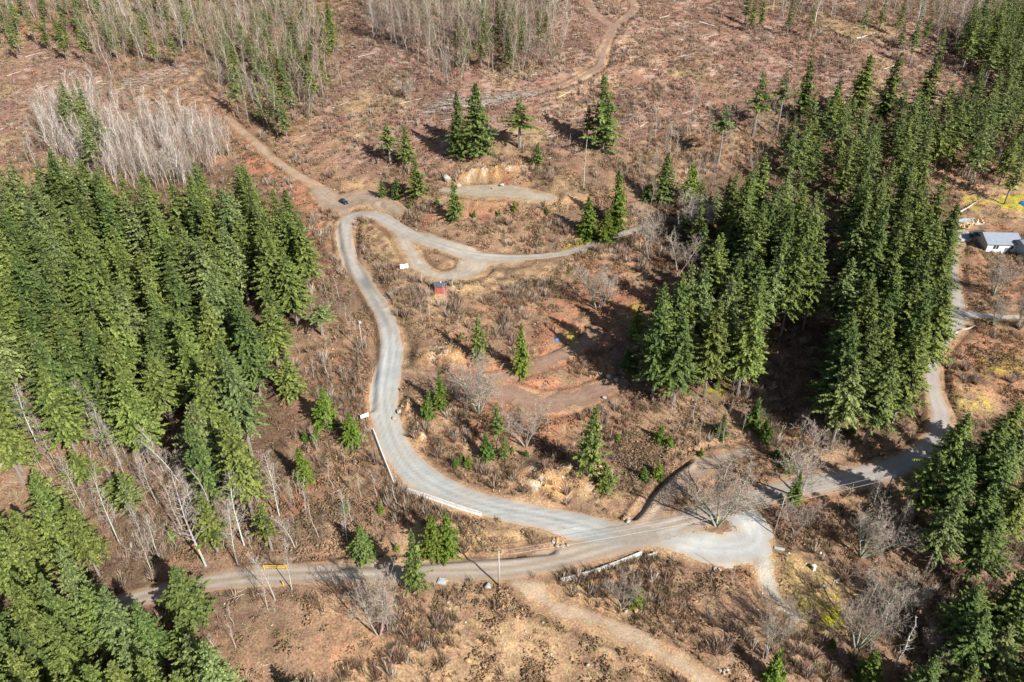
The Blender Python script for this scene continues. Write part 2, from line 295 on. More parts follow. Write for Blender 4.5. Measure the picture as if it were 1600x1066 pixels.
class MB:
    """collects boxes, tubes and triangles with vertex colours"""
    def __init__(s): s.v = []; s.f = []; s.c = []
    def add(s, v, f, c=(1, 1, 1)):
        b = len(s.v); s.v += [tuple(map(float, p)) for p in v]; s.f += [tuple(b + i for i in q) for q in f]; s.c += [c] * len(v)
    def box(s, x0, x1, y0, y1, z0, z1, c=(1, 1, 1), taper=0.0, bev=0.0):
        t = taper
        v = [(x0, y0, z0), (x1, y0, z0), (x1, y1, z0), (x0, y1, z0), (x0 + t, y0 + t, z1), (x1 - t, y0 + t, z1), (x1 - t, y1 - t, z1), (x0 + t, y1 - t, z1)]
        s.add(v, [(3, 2, 1, 0), (4, 5, 6, 7), (0, 1, 5, 4), (1, 2, 6, 5), (2, 3, 7, 6), (3, 0, 4, 7)], c)
    def prism(s, poly, y0, y1, c=(1, 1, 1), axis='y'):
        n = len(poly)
        if axis == 'y': v = [(x, y0, z) for x, z in poly] + [(x, y1, z) for x, z in poly]
        elif axis == 'z': v = [(x, z, y0) for x, z in poly] + [(x, z, y1) for x, z in poly]
        else: v = [(y0, x, z) for x, z in poly] + [(y1, x, z) for x, z in poly]
        s.add(v, [tuple(range(n)), tuple(range(2 * n - 1, n - 1, -1))] + [(i, i + n, (i + 1) % n + n, (i + 1) % n) for i in range(n)], c)
    def tube(s, pts, rad, sides=5, c=(1, 1, 1), cap=True):
        pts = [Vector(p) for p in pts]; n = len(pts); rad = rad if hasattr(rad, '__len__') else [rad] * n; V = []
        for i, p in enumerate(pts):
            t = (pts[min(i + 1, n - 1)] - pts[max(i - 1, 0)]).normalized()
            a = t.cross(Vector((0, 0, 1))) if abs(t.z) < .9 else t.cross(Vector((1, 0, 0)))
            a.normalize(); b = t.cross(a)
            for k in range(sides):
                g = 2 * math.pi * k / sides; V.append(p + (a * math.cos(g) + b * math.sin(g)) * rad[i])
        Fc = [(i * sides + k, i * sides + (k + 1) % sides, (i + 1) * sides + (k + 1) % sides, (i + 1) * sides + k) for i in range(n - 1) for k in range(sides)]
        if cap and sides > 2: Fc += [tuple(range(sides - 1, -1, -1)), tuple((n - 1) * sides + k for k in range(sides))]
        s.add(V, Fc, c)
    def mesh(s, name, smooth=False):
        me = bpy.data.meshes.new(name); me.from_pydata(s.v, [], s.f)
        a = me.color_attributes.new("Col", 'FLOAT_COLOR', 'POINT'); c = np.ones((len(s.v), 4), np.float32); c[:, :3] = np.array(s.c, np.float32); a.data.foreach_set("color", c.ravel())
        if smooth: me.polygons.foreach_set("use_smooth", np.ones(len(me.polygons), bool))
        me.validate(); me.update(); return me
    def build(s, name, mat, parent=None, smooth=False): return link(name, s.mesh(name, smooth), mat, parent)

# ------------------------------------------------------------------ materials
def newmat(name):
    m = bpy.data.materials.new(name); m.use_nodes = True; nt = m.node_tree
    return m, nt, nt.nodes["Principled BSDF"], nt.nodes.new, nt.links.new
def rgb(c): return (c[0], c[1], c[2], 1)
def simple(name, c, rough=.7, metal=0.0, nscale=3.0, amt=.25, bump=.2):
    m, nt, p, N, Lk = newmat(name)
    p.inputs['Roughness'].default_value = rough; p.inputs['Metallic'].default_value = metal
    tc = N('ShaderNodeTexCoord'); no = N('ShaderNodeTexNoise'); no.inputs['Scale'].default_value = nscale; no.inputs['Detail'].default_value = 6
    Lk(tc.outputs['Object'], no.inputs['Vector'])
    r = N('ShaderNodeMapRange'); r.inputs[1].default_value = .3; r.inputs[2].default_value = .7; r.inputs[3].default_value = 1 - amt; r.inputs[4].default_value = 1 + amt
    Lk(no.outputs[0], r.inputs[0]); mx = N('ShaderNodeMix'); mx.data_type = 'RGBA'; mx.blend_type = 'MULTIPLY'; mx.inputs[0].default_value = 1
    mx.inputs[6].default_value = rgb(c); Lk(r.outputs[0], mx.inputs[7]); Lk(mx.outputs[2], p.inputs['Base Color'])
    if bump:
        b = N('ShaderNodeBump'); b.inputs['Strength'].default_value = bump; b.inputs['Distance'].default_value = .05; Lk(no.outputs[0], b.inputs['Height']); Lk(b.outputs[0], p.inputs['Normal'])
    return m
def vcol(name, rough=.85, nscale=4.0, amt=.25, trans=0.0, objrand=0.0, bump=0.0, tint=(1, 1, 1)):
    """vertex colour x noise x a little per-object variation"""
    m, nt, p, N, Lk = newmat(name); p.inputs['Roughness'].default_value = rough; p.inputs['Specular IOR Level'].default_value = .25
    at_ = N('ShaderNodeAttribute'); at_.attribute_name = 'Col'
    tc = N('ShaderNodeTexCoord'); no = N('ShaderNodeTexNoise'); no.inputs['Scale'].default_value = nscale; no.inputs['Detail'].default_value = 4
    Lk(tc.outputs['Object'], no.inputs['Vector'])
    r = N('ShaderNodeMapRange'); r.inputs[1].default_value = .3; r.inputs[2].default_value = .7; r.inputs[3].default_value = 1 - amt; r.inputs[4].default_value = 1 + amt
    Lk(no.outputs[0], r.inputs[0]); mx = N('ShaderNodeMix'); mx.data_type = 'RGBA'; mx.blend_type = 'MULTIPLY'; mx.inputs[0].default_value = 1
    Lk(at_.outputs['Color'], mx.inputs[6]); Lk(r.outputs[0], mx.inputs[7]); out = mx.outputs[2]
    if objrand:
        oi = N('ShaderNodeObjectInfo'); hs = N('ShaderNodeHueSaturation')
        a = N('ShaderNodeMapRange'); a.inputs[3].default_value = 1 - objrand; a.inputs[4].default_value = 1 + objrand; Lk(oi.outputs['Random'], a.inputs[0]); Lk(a.outputs[0], hs.inputs['Value'])
        mu = N('ShaderNodeMath'); mu.operation = 'MULTIPLY'; mu.inputs[1].default_value = 7.31; fr = N('ShaderNodeMath'); fr.operation = 'FRACT'; Lk(oi.outputs['Random'], mu.inputs[0]); Lk(mu.outputs[0], fr.inputs[0])
        b = N('ShaderNodeMapRange'); b.inputs[3].default_value = .5 - objrand * .12; b.inputs[4].default_value = .5 + objrand * .04; Lk(fr.outputs[0], b.inputs[0]); Lk(b.outputs[0], hs.inputs['Hue'])
        Lk(out, hs.inputs['Color']); out = hs.outputs[0]
    Lk(out, p.inputs['Base Color'])
    if trans:
        tr = N('ShaderNodeBsdfTranslucent'); Lk(out, tr.inputs[0]); ms = N('ShaderNodeMixShader'); ms.inputs[0].default_value = trans
        Lk(p.outputs[0], ms.inputs[1]); Lk(tr.outputs[0], ms.inputs[2]); Lk(ms.outputs[0], nt.nodes['Material Output'].inputs[0])
    if bump:
        b = N('ShaderNodeBump'); b.inputs['Strength'].default_value = bump; b.inputs['Distance'].default_value = .1; Lk(no.outputs[0], b.inputs['Height']); Lk(b.outputs[0], p.inputs['Normal'])
    return m
def ground_mat(name, lo=.55, hi=1.5, stones=0.0, stone_col=(.55, .52, .47), fine=2.2, bumpd=.25):
    m, nt, p, N, Lk = newmat(name); p.inputs['Roughness'].default_value = .95; p.inputs['Specular IOR Level'].default_value = .1
    a = N('ShaderNodeAttribute'); a.attribute_name = 'Col'; tc = N('ShaderNodeTexCoord')
    n1 = N('ShaderNodeTexNoise'); n1.inputs['Scale'].default_value = fine; n1.inputs['Detail'].default_value = 8; n1.inputs['Roughness'].default_value = .72
    Lk(tc.outputs['Object'], n1.inputs['Vector'])
    r = N('ShaderNodeMapRange'); r.inputs[1].default_value = .3; r.inputs[2].default_value = .7; r.inputs[3].default_value = lo; r.inputs[4].default_value = hi; Lk(n1.outputs[0], r.inputs[0])
    mx = N('ShaderNodeMix'); mx.data_type = 'RGBA'; mx.blend_type = 'MULTIPLY'; mx.inputs[0].default_value = 1; Lk(a.outputs['Color'], mx.inputs[6]); Lk(r.outputs[0], mx.inputs[7]); out = mx.outputs[2]
    n2 = N('ShaderNodeTexNoise'); n2.inputs['Scale'].default_value = .7; n2.inputs['Detail'].default_value = 5; Lk(tc.outputs['Object'], n2.inputs['Vector'])
    hs = N('ShaderNodeHueSaturation'); r2 = N('ShaderNodeMapRange'); r2.inputs[1].default_value = .3; r2.inputs[2].default_value = .7; r2.inputs[3].default_value = .485; r2.inputs[4].default_value = .515
    Lk(n2.outputs[0], r2.inputs[0]); Lk(r2.outputs[0], hs.inputs['Hue']); Lk(out, hs.inputs['Color']); out = hs.outputs[0]
    if stones:
        vo = N('ShaderNodeTexVoronoi'); vo.inputs['Scale'].default_value = 1.6; Lk(tc.outputs['Object'], vo.inputs['Vector'])
        r3 = N('ShaderNodeMapRange'); r3.inputs[1].default_value = .20; r3.inputs[2].default_value = .12; r3.inputs[3].default_value = 0; r3.inputs[4].default_value = stones; Lk(vo.outputs['Distance'], r3.inputs[0])
        n4 = N('ShaderNodeTexNoise'); n4.inputs['Scale'].default_value = .35; Lk(tc.outputs['Object'], n4.inputs['Vector']); r4 = N('ShaderNodeMapRange'); r4.inputs[1].default_value = .5; r4.inputs[2].default_value = .62; Lk(n4.outputs[0], r4.inputs[0])
        mu = N('ShaderNodeMath'); mu.operation = 'MULTIPLY'; Lk(r3.outputs[0], mu.inputs[0]); Lk(r4.outputs[0], mu.inputs[1])
        m2 = N('ShaderNodeMix'); m2.data_type = 'RGBA'; Lk(mu.outputs[0], m2.inputs[0]); Lk(out, m2.inputs[6]); m2.inputs[7].default_value = rgb(stone_col); out = m2.outputs[2]
    Lk(out, p.inputs['Base Color'])
    b = N('ShaderNodeBump'); b.inputs['Strength'].default_value = .8; b.inputs['Distance'].default_value = bumpd; Lk(n1.outputs[0], b.inputs['Height']); Lk(b.outputs[0], p.inputs['Normal'])
    return m
M = {}
M['ground'] = ground_mat('earth and dry litter', .36, 1.72, .8)
M['gravel'] = ground_mat('crushed gravel', .72, 1.26, .0, fine=5.0, bumpd=.05)
M['dirt'] = ground_mat('worn dirt track', .58, 1.42, .5, (.5, .46, .4), fine=3.0, bumpd=.1)
M['needle'] = vcol('conifer needles', .7, 1.3, .35, .22, .16)
M['bark'] = vcol('grey bark', .9, 6.0, .35)
M['brush'] = vcol('dry twigs and stems', .9, .6, .2, .15)
M['leafy'] = vcol('green leaves', .7, 2.0, .3, .25, .12)
M['wood'] = vcol('weathered logs', .85, 3.0, .3)
M['rock'] = vcol('rock', .9, 2.5, .35, bump=.7)

# ------------------------------------------------------------------ ground sheet and the roads on it
far = np.array([1.0, 1.03, 1.08, 1.18, 1.4, 1.8, 2.6, 4.5, 9, 20])
exs = np.concatenate([(X0 - (far[1:] - 1)[::-1] * 300), xs, X1 + (far[1:] - 1) * 300]); eys = np.concatenate([(Y0 - (far[1:] - 1)[::-1] * 300), ys, Y1 + (far[1:] - 1) * 300])
EX, EY = np.meshgrid(exs, eys, indexing='ij'); q = len(far) - 1
EZ = np.empty(EX.shape); EC = GC[np.clip(np.arange(EX.shape[0]) - q, 0, NX - 1)][:, np.clip(np.arange(EX.shape[1]) - q, 0, NY - 1)].astype(np.float32)
outer = np.ones(EX.shape, bool); outer[q:q + NX, q:q + NY] = False
EZ[outer] = base_h(EX[outer], EY[outer]); EZ[q:q + NX, q:q + NY] = H; EC[q:q + NX, q:q + NY] = GC
mx_, my_ = EX.shape; I = np.arange(mx_ * my_).reshape(mx_, my_)
Fq = np.stack([I[:-1, :-1], I[1:, :-1], I[1:, 1:], I[:-1, 1:]], -1).reshape(-1, 4)
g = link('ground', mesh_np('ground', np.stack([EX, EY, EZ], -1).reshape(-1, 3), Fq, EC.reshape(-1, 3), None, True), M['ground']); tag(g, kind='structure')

I0 = np.arange(NX * NY).reshape(NX, NY); FQ = np.stack([I0[:-1, :-1], I0[1:, :-1], I0[1:, 1:], I0[:-1, 1:]], -1).reshape(-1, 4)
def surf(name, keys, kind_name, colf, off, mat, wob=.55, slope_=.14):
    D = np.full((NX, NY), BIG); L = np.zeros((NX, NY)); T = np.zeros((NX, NY))
    for k in keys:
        d, l, t = ST_[k]; c = d < D; D[c] = d[c]; L[c] = l[c]; T[c] = t[c]
    D = D + wob * fbm(GX, GY, 3.0, sum(map(ord, name)) % 97 + 300, 3) + wob * .5 * fbm(GX, GY, 9.0, 377, 2)
    keep = (D < .9); kf = keep.ravel()[FQ].all(1); F = FQ[kf]
    zo = np.clip(-D * slope_ + .01, -.25, off)
    used = np.unique(F); remap = np.full(NX * NY, -1, np.int64); remap[used] = np.arange(len(used))
    V = np.stack([GX, GY, H + zo], -1).reshape(-1, 3)[used]; C = colf(D, L, T).reshape(-1, 3)[used]
    o = link(name, mesh_np(name, V, remap[F], np.clip(C, .02, .9), None, True), mat); tag(o, kind='structure'); return D
def mix3(a, b, t): t = np.clip(t, 0, 1)[..., None]; return a * (1 - t) + C3(b) * t
def rut(L, c, wd): return np.exp(-((np.abs(L) - c) / wd) ** 2)
def col_gravel(D, L, T):
    c = C3((.345, .345, .32)) * np.ones((NX, NY, 1)); Lw = L + .5 * vnoise(T / 14., T * 0, 5)
    c = mix3(c, (.46, .465, .44), rut(Lw, 1.0, .5) * .7 + rut(Lw, 2.5, .35) * .3); c = mix3(c, (.27, .255, .22), (rut(Lw, 0, .35) * .6 + rut(Lw, 1.8, .25) * .45) * np.clip(1 + 1.6 * N2[..., 0], 0, 2)); c = mix3(c, (.33, .29, .23), sstep(.05, .5, N1[..., 0] + .4 * N3[..., 0]) * .5)
    up = sstep(100, 125, T); c = mix3(c, (.36, .30, .235), up * .75); c = mix3(c, (.41, .385, .335), up * rut(Lw, 1.0, .6) * .7)
    wet = np.exp(-((PX - 572) / 16) ** 2 - ((PY - 437) / 16) ** 2) + np.exp(-((PX - 590 - (PY - 480) * .55) / 7) ** 2) * sstep(430, 445, PY) * sstep(535, 500, PY)
    c = mix3(c, (.19, .18, .165), wet * .6)
    c = mix3(c, (.335, .27, .205), sstep(16, 3, T) * np.clip(.75 + .8 * N2[..., 0], 0, 1)); c = mix3(c, (.40, .29, .19), sstep(-1.1, .1, D) * .8 * sstep(2, 12, T)); return c * (1 + .16 * N3 + .12 * N2) * .9
def col_main(D, L, T):
    c = C3((.305, .235, .17)) * np.ones((NX, NY, 1)); Lw = L + .3 * vnoise(T / 20., T * 0, 6)
    c = mix3(c, (.42, .375, .315), rut(Lw, 1.0, .5) * .7 + rut(Lw, 2.7, .35) * .3); c = mix3(c, (.27, .20, .15), rut(Lw, 0, .3) * .6 + rut(Lw, 1.9, .25) * .35)
    c = mix3(c, (.36, .33, .30), sstep(150, 190, T) * .7); c = mix3(c, (.40, .40, .38), sstep(2.0, -2.5, np.minimum(ST_['gravel_road'][0], ST_['lay_by'][0])) * np.clip(.30 + 1.2 * N2[..., 0], 0, .8)); c = mix3(c, (.34, .22, .14), sstep(-1.2, .1, D) * .8); return c * (1 + .10 * N3 + .07 * N2)
def col_lay(D, L, T):
    c = C3((.38, .365, .33)) * np.ones((NX, NY, 1)); c = mix3(c, (.45, .45, .43), rut(L, 1.0, .6) * .7); c = mix3(c, (.34, .27, .19), sstep(.0, .5, N1[..., 0] + .5 * N3[..., 0]) * .6); c = mix3(c, (.38, .30, .20), sstep(-1.3, .1, D) * .8); return c * (1 + .1 * N3 + .07 * N2)
def col_dirt(base, track, ed):
    def f(D, L, T):
        c = C3(base) * np.ones((NX, NY, 1)); c = mix3(c, track, rut(L, .85, .45) * .75); c = mix3(c, ed, sstep(-1.4, .1, D) * .9); return c * (1 + .16 * N3 + .12 * N2)
    return f
surf('gravel_road', ['gravel_road'], 'road', col_gravel, .075, M['gravel'])
surf('main_road', ['main_road'], 'road', col_main, .055, M['gravel'])
surf('lay_by', ['lay_by'], 'pavement', col_lay, .035, M['gravel'], 1.9)
surf('driveway', ['driveway'], 'road', col_lay, .030, M['gravel'], .6)
surf('dirt_road', ['side_track', 'upper_track', 'car_park'], 'path', col_dirt((.285, .205, .145), (.33, .26, .195), (.28, .19, .125)), .025, M['dirt'], 1.0)
surf('gravel_yard', ['terrace'], 'path', col_dirt((.34, .275, .195), (.36, .33, .28), (.31, .22, .13)), .02, M['dirt'], 2.4)
surf('gravel_pad', ['loop_track', 'house_lane'], 'path', col_dirt((.335, .27, .205), (.37, .33, .27), (.33, .24, .155)), .022, M['dirt'], 1.8)
surf('track', ['old_terrace', 'terrace_track'], 'path', col_dirt((.25, .155, .105), (.275, .19, .14), (.24, .145, .095)), .018, M['dirt'], 2.6)
surf('grass_track', ['grass_track'], 'path', col_dirt((.37, .33, .27), (.40, .37, .31), (.34, .27, .17)), .02, M['dirt'], 1.6)
surf('path', ['dirt_path'], 'path', col_dirt((.33, .235, .15), (.38, .295, .21), (.27, .185, .115)), .02, M['dirt'], 2.3)
surf('skid_trail', ['skid_trail', 'skid_branch', 'clearcut_track'], 'path', col_dirt((.25, .17, .125), (.185, .12, .088), (.235, .155, .115)), .02, M['dirt'], 2.4)
DH = np.minimum.reduce([ST_[k][0] for k in ROADS if k not in ('old_terrace', 'terrace_track', 'skid_trail', 'skid_branch', 'clearcut_track', 'upper_track')])
Zroad = np.maximum(sstep(1.0, .2, DH), sstep(1.0, .2, DALL) * .35)

# ------------------------------------------------------------------ conifers
def conifer_mesh(seed, Hh=28.0, Rm=4.2, base=.12, dens=1.0, droop=.25, pal=((.050, .078, .020), (.115, .140, .038)), gaps=.08, ragged=.30, power=.78):
    r = np.random.default_rng(seed); V = []; C = []; F = []
    z = Hh * base; lean = r.normal(0, .25, 2)
    br_mb = MB()
    while z < Hh * .985:
        t = (z - Hh * base) / (Hh * (1 - base)); rad = Rm * ((1 - t) ** power) * (1 if t > .12 else .72 + .28 * t / .12)
        nb = int(round((6.4 - 2.2 * t) * dens)); a0 = r.random() * 6.28
        for b in range(max(nb, 3)):
            if r.random() < gaps: continue
            a = a0 + b * 6.283 / nb + r.normal(0, .22); L = rad * (1 + r.normal(0, ragged)); L = max(L, .35)
            zz = z + r.normal(0, .42); dr_ = droop * (1 - t) + r.normal(0, .09)
            ca, sa = math.cos(a), math.sin(a); m = max(3, int(L / (.24 if Hh > 20 else .29))); bright = r.random()
            for k in range(m):
                s = (k + .6) / m * L; zc = zz + s * (.10 - dr_) - .03 * s * s / max(L, 1) * (1 if t < .8 else 0) 
                spl = (.30 + .85 * (1 - k / m)) * min(1, .25 + L / 4.2) * (.7 + .5 * r.random()) * (.78 if Hh > 20 else .95)
                for side in (-1, 1):
                    ang = a + side * (.85 + .3 * r.random()); cx_, sy_ = math.cos(ang), math.sin(ang)
                    p0 = np.array([ca * s, sa * s, zc]); tip = p0 + np.array([cx_ * spl, sy_ * spl, -spl * (.12 + .38 * r.random())])
                    wd = .12 + .11 * r.random(); pr = np.array([-sy_, cx_, 0]) * wd; up = np.array([0, 0, 1]) * wd * r.normal(.1, 1.3)
                    mid = p0 * .45 + tip * .55
                    i = len(V); V += [p0, mid + pr + up, tip, mid - pr - up]
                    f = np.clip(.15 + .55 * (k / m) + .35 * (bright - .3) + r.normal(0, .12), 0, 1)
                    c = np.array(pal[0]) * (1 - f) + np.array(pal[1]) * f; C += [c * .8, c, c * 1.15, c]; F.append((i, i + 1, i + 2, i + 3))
            i = len(V); e = np.array([ca * L, sa * L, zz + L * (.10 - dr_) - .03 * L]); q0 = e * .8; q0[2] = zz + .8 * L * (.10 - dr_); pr = np.array([-sa, ca, 0]) * .16
            V += [q0 - pr, q0 + pr, e * np.array([1.08, 1.08, 1])]; V.append(V[-1]); c = np.array(pal[1]); C += [c, c, c * 1.2, c]; F.append((i, i + 1, i + 2, i + 3))
        z += (.47 - .18 * t) / max(dens, .6) * (Hh / 28) ** .5 * (.8 + .4 * r.random())
    for k in range(10):   # leader
        a = k * 2.4; s = .45 * (1 - k / 12); z0 = Hh * .955 + k * .12; i = len(V); p0 = np.array([0, 0, z0]); tp = np.array([math.cos(a) * s, math.sin(a) * s, z0 + .25]); pr = np.array([-math.sin(a), math.cos(a), 0]) * .12
        V += [p0, (p0 + tp) / 2 + pr, tp, (p0 + tp) / 2 - pr]; c = np.array(pal[1]); C += [c] * 4; F.append((i, i + 1, i + 2, i + 3))
    V = np.array(V); V[:, :2] += (V[:, 2:3] / Hh) ** 2 * lean[None]
    F = np.array(F); T = np.concatenate([F[:, [0, 1, 2]], F[:, [0, 2, 3]]])
    T = T[(np.abs(V[T[:, 2]] - V[T[:, 1]]).sum(1) > 1e-6)]
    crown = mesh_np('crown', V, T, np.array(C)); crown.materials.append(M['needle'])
    tb = MB(); pts = [(lean[0] * s * s, lean[1] * s * s, Hh * s) for s in (-.02, .1, .3, .5, .7, .85, .97)]
    tb.tube(pts, [.34, .30, .25, .19, .12, .07, .02], 6, (.23, .19, .16))
    for k in range(14):
        zt = Hh * base * (.3 + .9 * r.random()); a = r.random() * 6.28; s = .8 + r.random() * 1.4
        tb.tube([(0, 0, zt), (math.cos(a) * s, math.sin(a) * s, zt - .2)], [.035, .012], 3, (.36, .32, .28), False)
    tr = tb.mesh('trunk'); tr.materials.append(M['bark'])
    return dict(crown=crown, trunk=tr, H=Hh, R=Rm)
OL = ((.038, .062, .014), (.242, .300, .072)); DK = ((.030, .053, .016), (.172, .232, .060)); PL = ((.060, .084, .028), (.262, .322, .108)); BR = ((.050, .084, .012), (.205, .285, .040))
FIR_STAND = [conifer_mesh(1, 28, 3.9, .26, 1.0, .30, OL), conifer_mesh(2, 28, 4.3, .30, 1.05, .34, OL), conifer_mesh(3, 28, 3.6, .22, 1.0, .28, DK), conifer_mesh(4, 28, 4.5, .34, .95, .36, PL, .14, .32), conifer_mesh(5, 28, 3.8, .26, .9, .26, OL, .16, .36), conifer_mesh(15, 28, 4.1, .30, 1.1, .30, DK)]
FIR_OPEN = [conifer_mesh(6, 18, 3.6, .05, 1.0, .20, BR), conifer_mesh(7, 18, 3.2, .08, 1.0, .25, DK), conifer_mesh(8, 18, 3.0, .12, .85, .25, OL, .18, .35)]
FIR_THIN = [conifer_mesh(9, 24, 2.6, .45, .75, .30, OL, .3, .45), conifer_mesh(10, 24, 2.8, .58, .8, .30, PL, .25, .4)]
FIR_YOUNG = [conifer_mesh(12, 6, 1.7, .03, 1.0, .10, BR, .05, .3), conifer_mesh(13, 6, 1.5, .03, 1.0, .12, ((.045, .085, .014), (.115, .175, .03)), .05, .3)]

def place_con(v, x, y, Hh, wid, name, label, cat, group=None, tilt=None):
    z = hz(x, y)
    o = empty(name, (x, y, z - .15), R.random() * 6.28)
    s = Hh / v['H']; sx = wid / (2 * v['R']); o.scale = (sx, sx, s)
    if tilt: o.rotation_euler = (tilt[0], tilt[1], o.rotation_euler[2])
    link('trunk', v['trunk'], None, o); link('crown', v['crown'], None, o)
    return tag(o, label, cat, group)
def height_to(x, y, z, ty):
    """height of a thing standing at x, y, z whose top shows at image row ty"""
    v = z - CAMZ; u = y * ST + v * CT; d = y * CT - v * ST; qq = (533 - ty) / FPX
    return (qq * d - u) / (CT + qq * ST)
def pxm(x, y, z): return project(x, y, z)[2] / FPX      # metres per image pixel there

# ------------------------------------------------------------------ bare broadleaf trees
def bare_mesh(seed, Hh=18.0, kind='alder', trunk_c=(.50, .47, .42), twig_c=(.40, .33, .29), thick=1.0):
    r = random.Random(seed); tb = MB(); bb = MB()
    def limb(mb, p, d, L, r0, depth, col, up):
        n = 4 if depth < 2 else 3; pts = [p.copy()]; rad = [r0 * thick]; dd = d.copy()
        for k in range(n):
            dd = (dd + Vector((r.gauss(0, .16), r.gauss(0, .16), up + r.gauss(0, .08)))).normalized()
            pts.append(pts[-1] + dd * L / n); rad.append(max(r0 * (1 - (k + 1) / n * .8), .012) * thick)
        mb.tube(pts, rad, 4 if depth < 1 else 3, col, False)
        return pts, dd
    def grow(p, d, L, r0, depth, maxd, up, kids):
        f = min(1, depth / 2.5); c = tuple(trunk_c[i] * (1 - f) + twig_c[i] * f for i in range(3)); c = tuple(x * r.uniform(.8, 1.15) for x in c)
        pts, dd = limb(bb, p, d, L, r0, depth, c, up)
        if depth >= maxd: return
        for k in range(kids[depth]):
            t = .25 + .75 * (k + r.random() * .8) / kids[depth]; i = min(int(t * (len(pts) - 1)), len(pts) - 2); q = pts[i].lerp(pts[i + 1], t * (len(pts) - 1) - i)
            base = (pts[i + 1] - pts[i]).normalized(); a = r.random() * 6.28; side = base.cross(Vector((math.cos(a), math.sin(a), .3))).normalized()
            nd = (base * (.75 if kind != 'maple' else .7) + side * r.uniform(.5, .95)).normalized()
            grow(q, nd, L * r.uniform(.42, .62), max(r0 * .42, .018), depth + 1, maxd, up, kids)
    if kind == 'alder':
        bend = Vector((r.gauss(0, .05), r.gauss(0, .05), 0)); p = Vector((0, 0, -.3)); pts = [p]; d = Vector((0, 0, 1)) + bend * .3
        for k in range(7):
            d = (d + bend * .35 + Vector((r.gauss(0, .03), r.gauss(0, .03), 0))).normalized(); pts.append(pts[-1] + d * Hh / 7)
        r0 = Hh * .0085; rad = [r0 * (1 - .85 * k / 7) + .015 for k in range(8)]
        for k in range(7): tb.tube(pts[k:k + 2], rad[k:k + 2], 5, tuple(x * r.uniform(.8, 1.12) for x in trunk_c), k == 6)
        nl = 34
        for k in range(nl):
            t = .30 + .68 * (k + r.random()) / nl; i = int(t * 7); i = min(i, 6); q = pts[i].lerp(pts[i + 1], t * 7 - i); a = k * 2.4 + r.gauss(0, .4)
            L = Hh * (.20 * (1 - (t - .35) * .95)) * r.uniform(.6, 1.2); nd = Vector((math.cos(a), math.sin(a), r.uniform(.5, 1.1))).normalized()
            grow(q, nd, L, .045 * (1.2 - t * .6), 1, 3, .10, [0, 4, 3, 0])
    elif kind == 'pole':     # thin thicket stem, small top
        pts = [Vector((r.gauss(0, .17) * k, r.gauss(0, .17) * k, Hh * k / 5 - .2)) for k in range(6)]
        tb.tube(pts, [(Hh * (.0062 if thick < 1.5 else .0046) * (1 - .8 * k / 5) + .02) * (.6 + .4 * thick) for k in range(6)], 4, trunk_c)
        nl = 22 if thick < 1.5 else 34; t0 = .38 if thick < 1.5 else .22
        for k in range(nl):
            t = t0 + (.98 - t0) * (k + r.random()) / nl; i = min(int(t * 5), 4); q = pts[i].lerp(pts[i + 1], t * 5 - i); a = k * 2.4 + r.gauss(0, .4)
            grow(q, Vector((math.cos(a), math.sin(a), r.uniform(.9, 1.8))).normalized(), Hh * (.15 if thick < 1.5 else .20) * (1.25 - t) * r.uniform(.6, 1.25) + .5, .035 / (1 if thick < 1.5 else 1.5), 2, 3, .12, [0, 0, 3, 0])
    elif kind == 'snag':
        pts = [Vector((r.gauss(0, .1) * k, r.gauss(0, .1) * k, Hh * k / 5 - .2)) for k in range(6)]
        tb.tube(pts, [Hh * .012 * (1 - .7 * k / 5) + .03 for k in range(6)], 6, trunk_c)
        for k in range(34):
            t = .25 + .72 * r.random(); i = min(int(t * 5), 4); q = pts[i].lerp(pts[i + 1], t * 5 - i); a = r.random() * 6.28
            bb.tube([q, q + Vector((math.cos(a), math.sin(a), r.uniform(-.3, .4))) * Hh * .13 * (1.2 - t) * r.uniform(.3, 1.2)], [.05, .015], 3, trunk_c, False)
    else:                    # maple / multi-stem
        ns = r.choice([2, 3, 4])
        for s in range(ns):
            a = s * 6.283 / ns + r.gauss(0, .3); d = Vector((math.cos(a) * .32, math.sin(a) * .32, 1)).normalized(); p = Vector((math.cos(a) * .15, math.sin(a) * .15, -.3)); pts = [p]
            for k in range(5):
                d = (d + Vector((r.gauss(0, .09) + math.cos(a) * .03, r.gauss(0, .09) + math.sin(a) * .03, .05))).normalized(); pts.append(pts[-1] + d * Hh * .17)
            r0 = Hh * .013; rad = [r0 * (1 - .75 * k / 5) + .02 for k in range(6)]; tb.tube(pts, rad, 5, tuple(x * r.uniform(.8, 1.1) for x in trunk_c), False)
            for k in range(20):
                t = .30 + .70 * (k + r.random()) / 20; i = min(int(t * 5), 4); q = pts[i].lerp(pts[i + 1], t * 5 - i); aa = k * 2.4 + r.gauss(0, .5)
                nd = Vector((math.cos(aa), math.sin(aa), r.uniform(.5, 1.2))).normalized(); grow(q, nd, Hh * .27 * (1.15 - t * .45) * r.uniform(.7, 1.15), .055, 1, 4, .16, [0, 4, 4, 3, 0])
    t = tb.mesh('trunk'); t.materials.append(M['bark']); b = bb.mesh('crown'); b.materials.append(M['bark']); return dict(trunk=t, branches=b, H=Hh)
WH = (.47, .445, .39); GY_ = (.38, .34, .30)
ALD = [bare_mesh(30 + k, 18, 'alder', WH if k % 2 else (.42, .39, .335), (.38, .315, .255)) for k in range(4)]
POLE = [bare_mesh(40 + k, 16, 'pole', (.46, .42, .36), (.42, .34, .275)) for k in range(4)] + [bare_mesh(46, 16, 'pole', (.46, .38, .32), (.42, .27, .21))]
